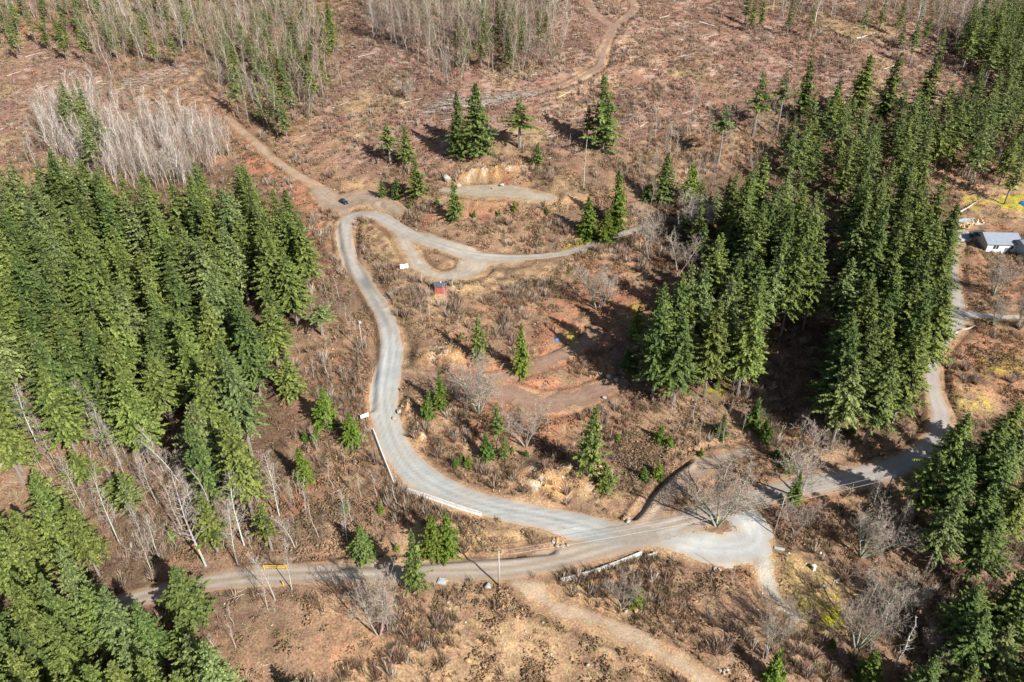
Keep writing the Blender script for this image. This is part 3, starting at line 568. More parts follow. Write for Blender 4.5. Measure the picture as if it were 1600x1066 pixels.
FARP = [bare_mesh(70 + k, 19, 'pole', (.60, .56, .49), (.46, .39, .32), 1.8) for k in range(3)] + [bare_mesh(75, 19, 'pole', (.42, .36, .30), (.36, .25, .19), 1.8), bare_mesh(76, 19, 'pole', (.40, .36, .28), (.30, .27, .16), 2.0)]
BRN = [bare_mesh(80, 18, 'pole', (.30, .25, .20), (.34, .25, .19), 2.2), bare_mesh(81, 18, 'pole', (.34, .30, .24), (.28, .25, .15), 2.4), bare_mesh(82, 18, 'pole', (.40, .36, .31), (.40, .33, .27), 2.0)]
MAP = [bare_mesh(50 + k, 13, 'maple', (.32, .29, .245), (.36, .295, .235), 1.05) for k in range(4)]
SNAG = [bare_mesh(60, 12, 'snag', (.46, .43, .39)), bare_mesh(61, 14, 'snag', (.42, .39, .36))]
def place_bare(v, x, y, Hh, wk, name, label, cat, group=None, tilt=(0, 0), rz=None):
    z = hz(x, y); s = Hh / v['H']
    o = empty(name, (x, y, z - .1)); o.rotation_mode = 'XYZ'
    o.scale = (s * wk, s * wk, s)
    o.rotation_euler = (tilt[0], tilt[1], R.random() * 6.28 if rz is None else rz)
    if tilt[0] or tilt[1]:
        q = Vector((tilt[1], -tilt[0], 1)).to_track_quat('Z', 'Y').to_euler(); o.rotation_euler = q
    link('trunk', v['trunk'], None, o); link('crown', v['branches'], None, o)
    return tag(o, label, cat, group)

# ------------------------------------------------------------------ dense stands, placed in the world on jittered rows
TAKEN = []; FQ_ = []
def free(x, y, d):
    for (a, b, r_) in TAKEN:
        if (a - x) ** 2 + (b - y) ** 2 < ((d + r_) * .5) ** 2: return False
    return True
def stand(tops, sp, Hr, wr, variants, name, labelf, cat, group, sx=(-200, 200), sy=(60, 400), drop=.0, jit=.32, mind=None, roadd=2.5, bare=False, wk=1.0, tilt=None, cap=999, base=False):
    n = 0; cells = []
    y = sy[0]
    while y < sy[1]:
        x = sx[0] + (sp * .5 if int(y / sp) % 2 else 0)
        while x < sx[1]:
            cells.append((x + R.uniform(-jit, jit) * sp, y + R.uniform(-jit, jit) * sp)); x += sp
        y += sp
    R.shuffle(cells)
    for (x, y) in cells:
        if n >= cap: break
        if not (X0 + 2 < x < X1 - 2 and Y0 + 2 < y < Y1 - 2): continue
        h = R.uniform(*Hr); z = hz(x, y); px, py, d = project(x, y, z + (0 if base else h))
        if not inpoly(px, py, tops): continue
        if R.random() < drop: continue
        if patch(DALL, x, y) < roadd: continue
        if not free(x, y, mind or sp * .62): continue
        TAKEN.append((x, y, mind or sp * .62)); n += 1
        lab = labelf(px, py, x, y) if callable(labelf) else labelf
        grp = group(px, py) if callable(group) else group
        if bare: place_bare(R.choice(variants), x, y, h, wk * R.uniform(.8, 1.5), name, lab, cat, grp, (R.gauss(0, .06) + (tilt[0] if tilt else 0), R.gauss(0, .035) + (tilt[1] if tilt else 0)))
        else: FQ_.append((h / d, R.choice(variants), x, y, h, R.uniform(*wr), name, lab, cat, grp))
    print(name, group if isinstance(group, str) else '', n); return n

# lone conifers: base x, base y, image row of the top, crown width in image px, variants, label
OPN, YG, TH, SD = FIR_OPEN, FIR_YOUNG, FIR_THIN, FIR_STAND
LONE = [
 (745,243,130,54,OPN,'tall dense dark fir standing above the gravel terrace, the bulkier of the touching two','t'),
 (717,248,142,32,OPN,'slimmer dark fir leaning against the bulky fir above the terrace','t'),
 (812,232,152,46,TH,'ragged open-crowned fir on the bank above the terrace, bare lower trunk','t'),
 (839,260,222,20,OPN,'small bushy fir below the ragged open-crowned fir above the terrace','t'),
 (941,236,116,52,OPN,'tall spire-shaped fir on the slope below the skid trail fork','t'),
 (916,228,165,26,TH,'thin fir beside the tall spire-shaped fir below the skid trail','t'),
 (610,256,190,30,TH,'thin yellowish fir above the car, in front of its long shadow','t'),
 (636,258,196,28,OPN,'darker fir next to the thin yellowish one above the terrace end','t'),
 (654,312,243,30,OPN,'dark fir at the terrace edge, tallest of the three beside the parking bend','t'),
 (621,311,276,20,OPN,'small conical fir between two firs beside the parking bend','t'),
 (598,308,281,15,OPN,'smallest conical fir, closest to the car park bend','t'),
 (712,346,282,27,OPN,'isolated conical fir on the brushy bank just below the gravel terrace','t'),
 (749,566,488,25,OPN,'slender fir on the slope above the red leaf patch, lighter of two','t'),
 (815,585,505,27,OPN,'slender fir with bare trunk foot beside the middle track','t'),
 (689,640,577,22,OPN,'slim dark fir by the road throwing its shadow over the gravel','t'),
 (668,656,618,20,YG,'bright green bushy young fir beside the slim dark roadside fir','y'),
 (776,712,628,24,TH,'bare-trunked fir with a small tufted crown below the red leaf patch','t'),
 (762,718,684,22,YG,'bright young fir at the foot of the bare-trunked tufted fir','y'),
 (788,718,678,16,OPN,'narrow dull green fir right beside the bare-trunked tufted fir','t'),
 (919,742,632,46,OPN,'large dark fir above the orange rock cut beside the gravel road','t'),
 (946,768,722,30,OPN,'bushy bright fir at the lower side of the large dark fir above the rock cut','t'),
 (993,528,476,24,OPN,'bright conical fir standing in the shade edge of the tall right-hand stand','t'),
 (985,577,545,26,YG,'round bright green shrub-like fir on the slope below the middle track end','y'),
 (650,925,826,36,OPN,'fir with long bare white trunk foot at the lower edge of the main road','t'),
 (678,868,800,38,OPN,'broad dark fir above the main road, uphill of the pair','t'),
 (702,868,797,34,OPN,'broad dark fir touching its neighbour above the main road, nearer the roadside pole','t'),
 (569,872,822,38,OPN,'low dark spreading fir between bare saplings above the main road','t'),
 (511,666,606,36,OPN,'dark bushy fir on the brushy slope left of the gravel road','t'),
 (553,694,645,34,OPN,'dark round fir just downhill of the tilted white sign','t'),
 (478,755,698,30,OPN,'bright narrow fir on the red slope below the long plantation','t'),
 (504,524,478,42,TH,'wide flat-topped fir near the road side of the plantation','t'),
 (458,620,556,42,OPN,'bushy fir just outside the lower plantation edge','t'),
 (1125,683,654,20,YG,'bright green young fir on the slope under the shaded strip, upper one','y'),
 (1176,668,632,26,YG,'green young fir at the mouth of the shaded strip between the stands','y'),
 (1195,690,655,22,YG,'dull green young fir beside the side track end','y'),
 (1238,790,735,24,OPN,'green fir half hidden behind the large bare maple by the main road','t'),
 (1206,1066,1022,30,YG,'bright green young fir at the bottom near the bare snag tree','y'),
 (1352,1066,1015,36,YG,'bright green young fir at the bottom in the shaded creek bed','y'),
 (992,942,918,28,YG,'small green fir beside the white-stemmed bush below the concrete barrier','y'),
 (918,372,306,34,OPN,'dark fir where the upper track enters the trees, beside its twin','t'),
 (946,378,330,34,OPN,'bright bushy fir at the edge of the upper track, under its taller neighbour','t'),
 (962,362,264,34,OPN,'tall dark fir behind the upper track entrance','t'),
 (1036,316,238,36,OPN,'dark fir in the shaded group uphill of the bare purple-brown maple','t'),
 (1012,312,285,22,YG,'small bright fir in front of the shaded group above the bare maples','y'),
 (1078,316,258,28,YG,'bright bushy fir at the edge of the shaded group above the bare maples','y'),
 (1122,256,162,34,TH,'thin fir rising over the brush at the foot of the clearcut slope','t'),
 (1176,214,112,34,TH,'tall thin fir against the clearcut slope, separate from the others','t'),
 (1212,214,108,30,TH,'tall wispy fir with bare white trunk against the clearcut','t'),
 (1250,190,92,36,OPN,'dark topped fir on the clearcut edge beside the wispy fir','t'),
 (1298,200,132,30,OPN,'bright sunlit fir spire at the clearcut edge','t'),
 (1332,200,82,44,SD,'broad dark fir at the upper end of the right-hand firs','t'),
 (1372,204,80,40,SD,'dark tall fir next to the broad one on the clearcut edge','t'),
 (1437,180,75,40,OPN,'tall pale-topped fir beyond the right-hand firs on the clearcut','t'),
 (300,964,885,64,OPN,'bushy fir at the lower left end of the main road','t'),
 (425,860,785,34,TH,'yellowish thin fir among white alders above the yellow gate','t'),
 (195,780,742,52,OPN,'yellow-green fir standing among the white alders','t'),
 (395,805,640,62,SD,'tall dark fir with bare trunk at the lower tip of the plantation','t'),
 (340,800,655,52,SD,'dark fir next to the tall one at the lower tip of the plantation','t'),
 (1125,240,215,0,None,'',''),
]
for (bx, by, ty, wpx, vs, lab, k) in LONE:
    if not vs: continue
    x, y, z = at(bx, by); h = height_to(x, y, z, ty); wd = wpx * pxm(x, y, z) * 1.08
    TAKEN.append((x, y, wd * .8))
    place_con(R.choice(vs), x, y, h, max(wd, 1.2), 'fir_tree' if k == 't' else 'young_fir', lab, 'fir tree' if k == 't' else 'young fir')
# small young firs and green bushes scattered on the slopes
for (bx, by, hpx) in [(722,720,14),(712,728,16),(732,730,20),(800,705,10),(822,712,12),(965,690,14),(1030,690,26),(1045,698,20),(1005,748,24),(1028,746,26),(1095,712,14),(868,700,10),(700,338,8),(740,340,10),(780,338,10),(804,330,14),(855,335,10),(683,320,12),(640,325,10),(595,800,18),(540,800,20),(620,860,14),(478,690,16),(1330,680,20),(1120,608,14),(1300,1010,18),(1420,955,20),(1230,735,30),(1215,720,24),(860,445,10),(720,530,12),(492,690,20),(270,845,22),(60,720,20)]:
    x, y, z = at(bx, by); h = hpx * pxm(x, y, z) * 1.15
    if h < 1: h = 1
    place_con(R.choice(YG), x, y, h, h * .62, 'young_fir', 'knee to head high bright green seedling fir scattered on the open brushy slopes', 'young fir', 'seedling firs on the slopes')

LEFT = [(-60,262),(0,240),(60,222),(100,232),(130,240),(200,262),(250,250),(300,250),(345,235),(378,228),(400,262),(440,284),(463,290),(474,330),(462,380),(455,385),(440,455),(405,540),(400,640),(330,670),(275,600),(235,560),(180,575),(120,650),(60,600),(30,560),(-60,650)]
def lab_left(px, py, x, y):
    if px > 395: return 'tall green fir along the gravel road edge of the dense plantation'
    if py < 330: return 'tall green fir along the uphill edge of the dense plantation'
    if py > 500: return 'tall green fir along the downhill edge of the dense plantation'
    return 'tall narrow green fir deep inside the dense plantation west of the gravel road'
def grp_left(px, py): return 'plantation firs beside the gravel road' if px > 395 else 'plantation firs on the uphill edge' if py < 330 else 'plantation firs on the downhill edge' if py > 500 else 'firs inside the plantation'
stand(LEFT, 8.0, (19, 31), (8.8, 12), SD, 'fir_tree', lab_left, 'fir tree', grp_left, (-200, 0), (100, 330), .02)
stand([(85,118),(110,112),(150,150),(172,170),(170,190),(95,185)], 7.5, (20, 26), (7, 9), SD, 'fir_tree', 'dark fir in the small clump rising from the pale bare thicket', 'fir tree', 'firs clumped in the bare thicket', (-260, -80), (180, 400))
RS1 = [(1150,250),(1200,235),(1255,265),(1300,288),(1304,340),(1280,400),(1240,445),(1205,500),(1150,505),(1085,498),(1035,475),(1005,440),(1050,410),(1100,380),(1160,330)]
RS2 = [(1350,235),(1400,228),(1440,232),(1480,250),(1508,330),(1510,400),(1492,440),(1468,500),(1455,560),(1420,592),(1340,600),(1290,592),(1308,500),(1332,400),(1350,320)]
stand(RS1, 7.2, (25, 31), (9, 12), SD, 'fir_tree', lambda a, b, x, y: 'tall sunlit fir in the stand between the bare maples and the shaded strip' if b < 400 else 'tall fir on the downhill front of the stand beside the shaded strip', 'fir tree', lambda a, b: 'firs of the near stand' if b < 400 else 'front firs of the near stand', (0, 200), (100, 330))
stand([(1030,255),(1090,250),(1150,245),(1190,250),(1160,330),(1110,365),(1060,310)], 8, (11, 19), (5.5, 8), OPN + SD[3:], 'fir_tree', 'middling fir in the shaded group uphill of the near stand', 'fir tree', 'middling firs uphill of the near stand', (20, 200), (100, 330))
stand(RS2, 7.2, (25, 32), (9, 12), SD, 'fir_tree', lambda a, b, x, y: 'tall fir in the long stand between the shaded strip and the house lane' if b < 400 else 'tall fir on the downhill half of the long stand above the main road', 'fir tree', lambda a, b: 'firs of the long stand' if b < 400 else 'downhill firs of the long stand', (20, 260), (100, 330), roadd=1.0)
stand([(1250,130),(1340,110),(1470,120),(1500,160),(1470,225),(1400,215),(1330,240),(1240,205)], 6.8, (16, 27), (7.5, 11), SD[3:5] + SD[:1] + OPN[2:], 'fir_tree', 'thin-crowned fir in the open mixed wood uphill of the long stand', 'fir tree', 'firs of the open mixed wood', (50, 300), (150, 400), .12)
stand([(1480,110),(1560,90),(1640,60),(1640,215),(1590,215),(1540,205),(1490,190)], 7.0, (17, 27), (7.5, 11), SD, 'fir_tree', 'fir in the mixed wood behind the house', 'fir tree', 'firs behind the white house', (100, 330), (150, 400), .15)
stand([(1500,-20),(1560,-20),(1640,-20),(1640,90),(1580,70),(1540,30)], 7, (22, 30), (8, 11), SD, 'fir_tree', 'dark fir of the wood above the clearcut at the top corner', 'fir tree', 'dark firs above the clearcut', (150, 330), (200, 535))
stand([(-60,760),(20,735),(80,745),(130,800),(125,860),(60,900),(-60,900)], 5.8, (20, 27), (6.8, 9), SD, 'fir_tree', 'big green fir in the clump below the white alders at the frame edge', 'fir tree', 'big firs below the white alders', (-200, -20), (60, 200))
stand([(-60,900),(40,880),(120,870),(150,870),(200,885),(240,880),(310,960),(320,1000),(330,1120),(-60,1120)], 5.4, (17, 26), (6.5, 8.8), SD, 'fir_tree', 'big green fir in the lower corner stand beside the end of the main road', 'fir tree', 'lower corner stand firs', (-160, -10), (50, 170))
stand([(1500,640),(1560,625),(1640,600),(1640,760),(1560,800),(1470,760),(1440,700)], 7.0, (19, 25), (7.5, 10), SD, 'fir_tree', 'big dark fir in the clump below the main road near the transformer pole', 'fir tree', 'dark firs below the main road', (40, 200), (60, 200))
stand([(1490,925),(1560,885),(1680,880),(1750,1300),(1450,1250),(1430,1120),(1470,1010)], 6.5, (13, 20), (7, 9.5), SD + OPN[1:], 'fir_tree', 'green fir in the shaded lower corner beside the creek bed', 'fir tree', 'firs by the shaded creek', (20, 180), (48, 150))
stand([(1050,1120),(1400,1110),(1400,1200),(1050,1250)], 12, (14, 18), (6, 8), SD, 'fir_tree', 'fir rooted just under the lower frame edge', 'fir tree', 'firs rooted under the lower frame edge', (0, 120), (48, 120), .2)
stand([(400,1060),(440,1030),(500,1040),(520,1120),(400,1120)], 6, (9, 12), (5, 7), OPN, 'fir_tree', 'bright green fir at the bottom edge on the bank below the road', 'fir tree', 'firs at the bottom edge bank', (-80, 20), (50, 150))

stand([(-40,690),(40,650),(120,640),(180,650),(215,690),(300,760),(420,780),(430,830),(300,860),(180,800)], 11, (11, 19), (6, 8.5), SD[3:] + OPN, 'fir_tree', 'green fir standing among the white alders above the gate', 'fir tree', 'firs among the white alders', (-160, 0), (60, 220), .1)
# ---- mixed wood at the top: conifers first, then bare stems
stand([(330,20),(420,-20),(510,-30),(520,60),(480,110),(450,150),(400,160),(350,120)], 9.0, (13, 24), (6, 8.5), SD[3:5] + TH + SD[:1], 'fir_tree', 'small-crowned fir mixed among pale bare stems beside the upper track', 'fir tree', 'firs among the bare stems', (-260, -30), (200, 535), .2)
stand([(-20,-30),(320,-30),(320,40),(180,60),(100,30),(-20,40)], 12, (13, 22), (5.5, 8), TH + SD, 'fir_tree', 'thin fir among the bare wood along the far side of the upper clearcut', 'fir tree', 'firs in the far bare wood', (-330, -60), (250, 535), .2)
stand([(740,-20),(870,-20),(865,40),(830,60),(740,60),(690,20)], 9, (14, 24), (6, 8), SD[3:5] + TH, 'fir_tree', 'fir mixed in the bare wood island on the clearcut', 'fir tree', 'firs in the clearcut wood island', (-80, 80), (220, 535), .1)
stand([(1150,-20),(1300,-20),(1500,-20),(1500,50),(1300,10)], 11, (14, 22), (5, 6.5), SD + TH, 'fir_tree', 'fir in the tree line along the crest of the clearcut', 'fir tree', 'firs along the clearcut crest', (60, 330), (250, 535), .2)

WOODS = [
 ([(0,60),(50,45),(170,30),(130,80),(150,125),(200,112),(310,90),(340,150),(390,205),(440,225),(500,180),(540,150),(500,60),(480,-30),(0,-30)], 7.0, (19, 28), FARP, 'slender pale bare tree in the wood between the two clearcuts beside the upper track', 'bare trees between the clearcuts', 120),
 ([(60,190),(150,170),(170,215),(260,205),(350,218),(362,250),(310,285),(250,300),(180,285),(80,250)], 5.2, (14, 21), FARP[:3], 'whitish bare tree in the dense pale thicket above the plantation', 'bare trees in the pale thicket', 110),
 ([(570,60),(640,90),(660,135),(700,142),(740,130),(830,128),(885,112),(885,20),(840,-30),(580,-30)], 5.6, (20, 30), FARP, 'tall slender bare tree in the wood island on the clearcut', 'bare trees in the wood island', 90),
 ([(1150,10),(1230,38),(1290,35),(1400,60),(1560,115),(1620,150),(1640,-30),(1150,-30)], 7.5, (17, 25), FARP, 'bare tree in the line along the crest of the clearcut', 'bare trees along the clearcut crest', 60),
 ([(-20,690),(110,640),(200,680),(330,770),(470,810),(480,878),(330,885),(250,900),(130,820),(20,760),(-20,760)], 6.2, (12, 19), ALD + POLE[:2], 'white-barked bare alder on the slope above the gated road', 'white alders above the gate', 70),
 ([(1030,620),(1100,560),(1150,640),(1200,660),(1130,710),(1050,700)], 6.5, (7, 11), POLE, 'thin bare sapling on the slope above the side track', 'saplings above the side track', 22),
 ([(1100,150),(1330,180),(1500,170),(1600,230),(1520,280),(1400,230),(1200,250),(1000,290),(960,250)], 9.5, (9, 15), POLE, 'bare tree scattered among the firs below the clearcut', 'bare trees below the clearcut', 45),
 ([(1400,780),(1600,820),(1600,900),(1500,940),(1380,870),(1330,800)], 7.0, (8, 13), POLE + ALD[:2], 'grey bare tree in the brush between the road and the shaded corner', 'bare trees below the road', 24),
 ([(440,420),(520,440),(580,540),(560,640),(480,620),(450,520)], 6.5, (6, 10), POLE, 'bare sapling in the brush between the plantation and the gravel road', 'saplings beside the plantation', 26),
 ([(480,700),(560,720),(640,800),(600,880),(500,870),(440,790)], 6.5, (6, 12), POLE, 'bare sapling on the red slope between the two roads', 'saplings between the two roads', 26),
 ([(640,470),(730,480),(740,530),(660,540)], 4.5, (6, 9), POLE, 'thin bare sapling on the hump below the red shed', 'saplings below the red shed', 9),
 ([(1350,890),(1480,960),(1450,1050),(1250,1060),(1150,1010),(1130,950),(1190,960),(1260,1010),(1330,1000)], 9, (7, 12), MAP + SNAG, 'grey leafless tree in the shaded hollow beside the mossy lawn', 'leafless trees in the shaded hollow', 12),
 ([(280,900),(400,930),(420,980),(330,1040),(280,1000)], 6, (5, 9), POLE, 'thin bare sapling below the end of the gated road', 'saplings below the gated road', 12),
 ([(960,320),(1100,340),(1060,420),(980,400)], 7, (8, 13), POLE + MAP[:1], 'bare tree in the shade uphill of the leafless maples', 'bare trees by the upper track', 12),
]
# single leafless trees: base x, base y, top row, width factor, variants, lean, label
BARE1 = [
 (1120,820,738,1.35,MAP,0,0,'large leafless maple on the grass island of the lay-by'),
 (1252,778,686,1.45,MAP,0,0,'largest leafless maple, round crown, beside the main road bend'),
 (1012,402,318,1.0,MAP,0,0,'leafless maple with upright limbs where the upper track meets the firs'),
 (1082,372,300,1.3,MAP,0,0,'round purple-brown leafless maple against the tall dark firs'),
 (1060,432,362,1.0,MAP,0,0,'leafless maple in the shade below the purple-brown one'),
 (934,484,412,1.15,MAP,0,0,'lone leafless maple casting a long shadow on the open slope'),
 (592,992,898,.8,MAP,0,0,'multi-stemmed pale leafless tree on the bank below the main road'),
 (606,985,915,.7,MAP,0,0,'smaller pale stem beside the multi-stemmed tree below the main road'),
 (748,646,566,1.2,MAP,0,0,'wide leafless bush tree standing on the old terrace by the red leaves'),
 (822,698,632,1.2,MAP,0,0,'twisted grey leafless tree above the large dark fir'),
 (1197,1028,944,.75,MAP,0,0,'leafless sapling with bushy top near the bottom of the dirt path'),
 (1338,1012,925,1.0,MAP,0,0,'spreading leafless tree behind the yellow moss patch'),
 (1400,1040,962,.9,SNAG,0,0,'white dead snag in the shaded creek bed'),
 (972,950,898,.9,MAP,0,0,'white-stemmed leafless bush below the concrete barrier'),
 (1241,835,775,1.1,MAP,0,0,'small leafless tree between the wooden pole and the lay-by'),
 (1144,908,868,.6,SNAG,0,0,'small white dead stem at the lower edge of the lay-by'),
 (456,922,838,.75,ALD,0,0,'white birch standing by the end of the yellow gate'),
 (430,938,850,.7,ALD,0,0,'slim white birch just left of the end of the yellow gate'),
 (418,952,880,.6,ALD,0,0,'short white birch below the yellow gate'),
 (322,885,742,.95,ALD,0,0,'tallest white alder at the very end of the gated road'),
 (372,884,790,.9,ALD,0,0,'white alder on the uphill side of the gated road'),
 (238,895,830,.9,ALD,0,0,'short white alder just left of the road end'),
 (188,852,750,.8,ALD,0,0,'slender white alder low on the slope left of the road end'),
 (395,800,733,.4,SNAG,0,0,'thick white broken trunk standing in front of the dark fir'),
 (543,850,762,.5,ALD,0,0,'solitary slim white tree above the main road'),
 (1400,815,755,.9,ALD,.0,.25,'white tree bowed over the brush below the transformer pole'),
 (1345,870,810,1.3,MAP,.0,.35,'fallen-looking white branching tree in the brush below the main road'),
 (1585,300,240,.8,ALD,0,0,'white-trunked bare tree behind the house'),
 (1552,462,404,1.3,MAP,0,0,'bushy brown leafless tree in front of the white house'),
 (1553,510,465,.8,MAP,0,0,'leafless tree beside the driveway entrance'),
 (1592,515,455,.8,MAP,0,0,'dark leafless tree on the driveway at the frame edge'),
 (1160,600,510,.9,SNAG,0,0,'grey dead snag in front of the downhill firs'),
 (1128,700,650,.7,POLE,0,0,'thin whitish sapling leaning above the side track end'),
 (637,158,120,1.0,MAP,0,0,'pale leafless tree alone left of the slash pile'),
 (912,292,215,.55,SNAG,0,0,'thin white dead pole rising from the brush beside the terrace'),
 (890,236,208,.6,SNAG,0,0,'short white dead stem below the skid trail'),
 (1340,230,165,.6,SNAG,0,0,'white snag between the firs at the clearcut edge'),
 (160,500,470,.4,SNAG,0,0,'')]
for (bx, by, ty, wk, vs, tx, tyy, lab) in BARE1:
    if not lab: continue
    x, y, z = at(bx, by); h = height_to(x, y, z, ty)
    if h < 2: h = 2
    TAKEN.append((x, y, 3)); place_bare(R.choice(vs), x, y, h * (1.0 + .5 * abs(tyy)), wk, 'bare_tree', lab, 'bare tree', None, (tx * -1, tyy))
NB = 0
for (poly, sp, Hr, vs, lab, grp, cap) in WOODS:
    lean = (0, -.02)
    lim = {'bare trees between the clearcuts': 48, 'bare trees in the pale thicket': 48, 'bare trees in the wood island': 42, 'bare trees along the clearcut crest': 26, 'white alders above the gate': 40}.get(grp, 12)
    NB += stand(poly, sp, Hr, (1, 1), vs, 'bare_tree', lab, 'bare tree', grp, (-329, 329), (50, 535), 0, .38, sp * .5, 1.5, True, .85, lean, min(cap, lim), True)
# the rest of the four thickets, past what anybody would count: one mass each
def flatten(v, keys):
    a = []
    for key in keys:
        me = v[key]; me.calc_loop_triangles(); co = np.empty(len(me.vertices) * 3, np.float32); me.vertices.foreach_get('co', co); tr = np.empty(len(me.loop_triangles) * 3, np.int32); me.loop_triangles.foreach_get('vertices', tr)
        cc = np.empty(len(me.vertices) * 4, np.float32); me.color_attributes['Col'].data.foreach_get('color', cc); a.append((co.reshape(-1, 3), tr.reshape(-1, 3), cc.reshape(-1, 4)[:, :3]))
    return np.concatenate([a[0][0], a[1][0]]), np.concatenate([a[0][1], a[1][1] + len(a[0][0])]), np.concatenate([a[0][2], a[1][2]]), v
def thicket(poly, sp, Hr, vs, grp, label, cap, dropout=0):
    Vs = []; Fs = []; Cs = []; off = 0; n = 0; tmpl = []
    for v in vs: tmpl.append(flatten(v, ('trunk', 'branches')))
    cells = []; y = 50
    while y < 530:
        x = -325
        while x < 325: cells.append((x + R.uniform(-.5, .5) * sp, y + R.uniform(-.5, .5) * sp)); x += sp
        y += sp
    R.shuffle(cells)
    for (x, y) in cells:
        if n >= cap: break
        z = hz(x, y); px, py, d = project(x, y, z)
        if not inpoly(px, py, poly) or patch(DALL, x, y) < 1.2: continue
        co, tr, cc, vv = R.choice(tmpl); h = R.uniform(*Hr); s = h / vv['H']; a = R.random() * 6.28; ca, sa = math.cos(a) * s, math.sin(a) * s
        lx, ly = R.gauss(0, .11), R.gauss(0, .09)
        V = np.stack([co[:, 0] * ca - co[:, 1] * sa + co[:, 2] * s * lx + x, co[:, 0] * sa + co[:, 1] * ca + co[:, 2] * s * ly + y, co[:, 2] * s + z - .1], -1)
        Vs.append(V); Fs.append(tr + off); Cs.append(cc * R.uniform(.75, 1.15)); off += len(V); n += 1
    o = link('woodland', mesh_np('woodland', np.concatenate(Vs), np.concatenate(Fs), np.concatenate(Cs)), M['bark']); tag(o, label, 'woodland', None, 'stuff'); print('thicket', n)
thicket(WOODS[0][0], 4.6, (11, 25), BRN + FARP[3:], '', 'mass of brownish bare stems filling the wood between the two clearcuts', 480)
thicket([(30,200),(120,140),(190,150),(280,180),(370,210),(375,260),(300,300),(240,320),(140,300),(50,270)], 5.5, (6, 15), FARP[:4] + BRN, '', 'loose fringe of bare saplings round the pale thicket', 150)
thicket(WOODS[1][0], 3.0, (10, 17), FARP[:4], '', 'mass of whitish bare stems filling the thicket above the plantation', 420)
thicket(WOODS[2][0], 4.0, (12, 25), BRN + FARP[3:4], '', 'mass of pinkish bare stems filling the wood island on the clearcut', 420)
thicket(WOODS[3][0], 4.6, (13, 21), BRN, '', 'mass of bare stems filling the crest wood over the clearcut', 260)
thicket([(1100,150),(1330,200),(1500,190),(1610,230),(1600,290),(1520,290),(1460,230),(1330,240),(1200,260),(1080,330),(980,330),(960,250)], 6.0, (5, 13), BRN, '', 'mass of bare saplings under the open woods below the clearcut', 260)
thicket([(1400,790),(1600,830),(1600,960),(1480,1000),(1400,1060),(1250,1060),(1300,960),(1340,900)], 4.2, (3, 8), BRN, '', 'mass of leafless scrub in the hollow below the road', 200)
thicket([(640,460),(960,420),(1000,560),(960,720),(760,740),(640,660)], 9.0, (2, 4.5), BRN, '', 'mass of thin leafless saplings across the middle slope', 90)
thicket([(1000,560),(1190,600),(1210,680),(1120,710),(1010,660)], 4.0, (3, 7), BRN, '', 'mass of leafless scrub at the foot of the near stand', 110)
thicket([(440,420),(530,430),(585,560),(570,660),(640,860),(480,880),(420,800),(470,650)], 5.0, (2.5, 6.5), BRN, '', 'mass of leafless scrub between the plantation and the gravel road', 230)
thicket([(-20,640),(110,600),(220,600),(330,740),(470,760),(480,870),(330,880),(200,900),(20,760)], 3.8, (3, 10), POLE + BRN, '', 'mass of bare undergrowth saplings on the alder slope', 380)
# the firs: the largest in view each a thing of its own, the rest of them one mass
FQ_.sort(key=lambda t: -t[0]); NF = 298 - len([1 for l in LONE if l[4] and l[6] == 't'])
for (_, v, x, y, h, wd, nm, lab, cat, grp) in FQ_[:NF]: place_con(v, x, y, h, wd, nm, lab, cat, grp)
LOW = [conifer_mesh(21, 28, 4.0, .25, .62, .30, OL), conifer_mesh(22, 28, 4.0, .30, .60, .30, DK), conifer_mesh(23, 28, 3.8, .34, .55, .32, PL, .2, .35)]
tm = [flatten(v, ('trunk', 'crown')) for v in LOW]; Vs, Fs, Cs, off = [], [], [], 0; isn = []
for (_, v, x, y, h, wd, nm, lab, cat, grp) in FQ_[NF:]:
    co, tr, cc, vv = R.choice(tm); a = R.random() * 6.28; sx = wd / (2 * vv['R']); s = h / vv['H']; ca, sa = math.cos(a) * sx, math.sin(a) * sx
    Vs.append(np.stack([co[:, 0] * ca - co[:, 1] * sa + x, co[:, 0] * sa + co[:, 1] * ca + y, co[:, 2] * s + hz(x, y) - .1], -1)); Fs.append(tr + off); Cs.append(cc * R.uniform(.85, 1.15)); off += len(co)
if Vs:
    o = link('forest', mesh_np('forest', np.concatenate(Vs), np.concatenate(Fs), np.concatenate(Cs)), M['needle']); tag(o, 'far firs of the hillside woods that run together into one mass', 'forest', None, 'stuff')
for vset in LOW:
    for kk in ('crown', 'trunk'): bpy.data.meshes.remove(vset[kk])
print('firs', len([o for o in bpy.data.objects if o.name.startswith('fir_tree')]), 'mass', len(FQ_) - NF, 'bare', len([o for o in bpy.data.objects if o.name.startswith('bare_tree')]))

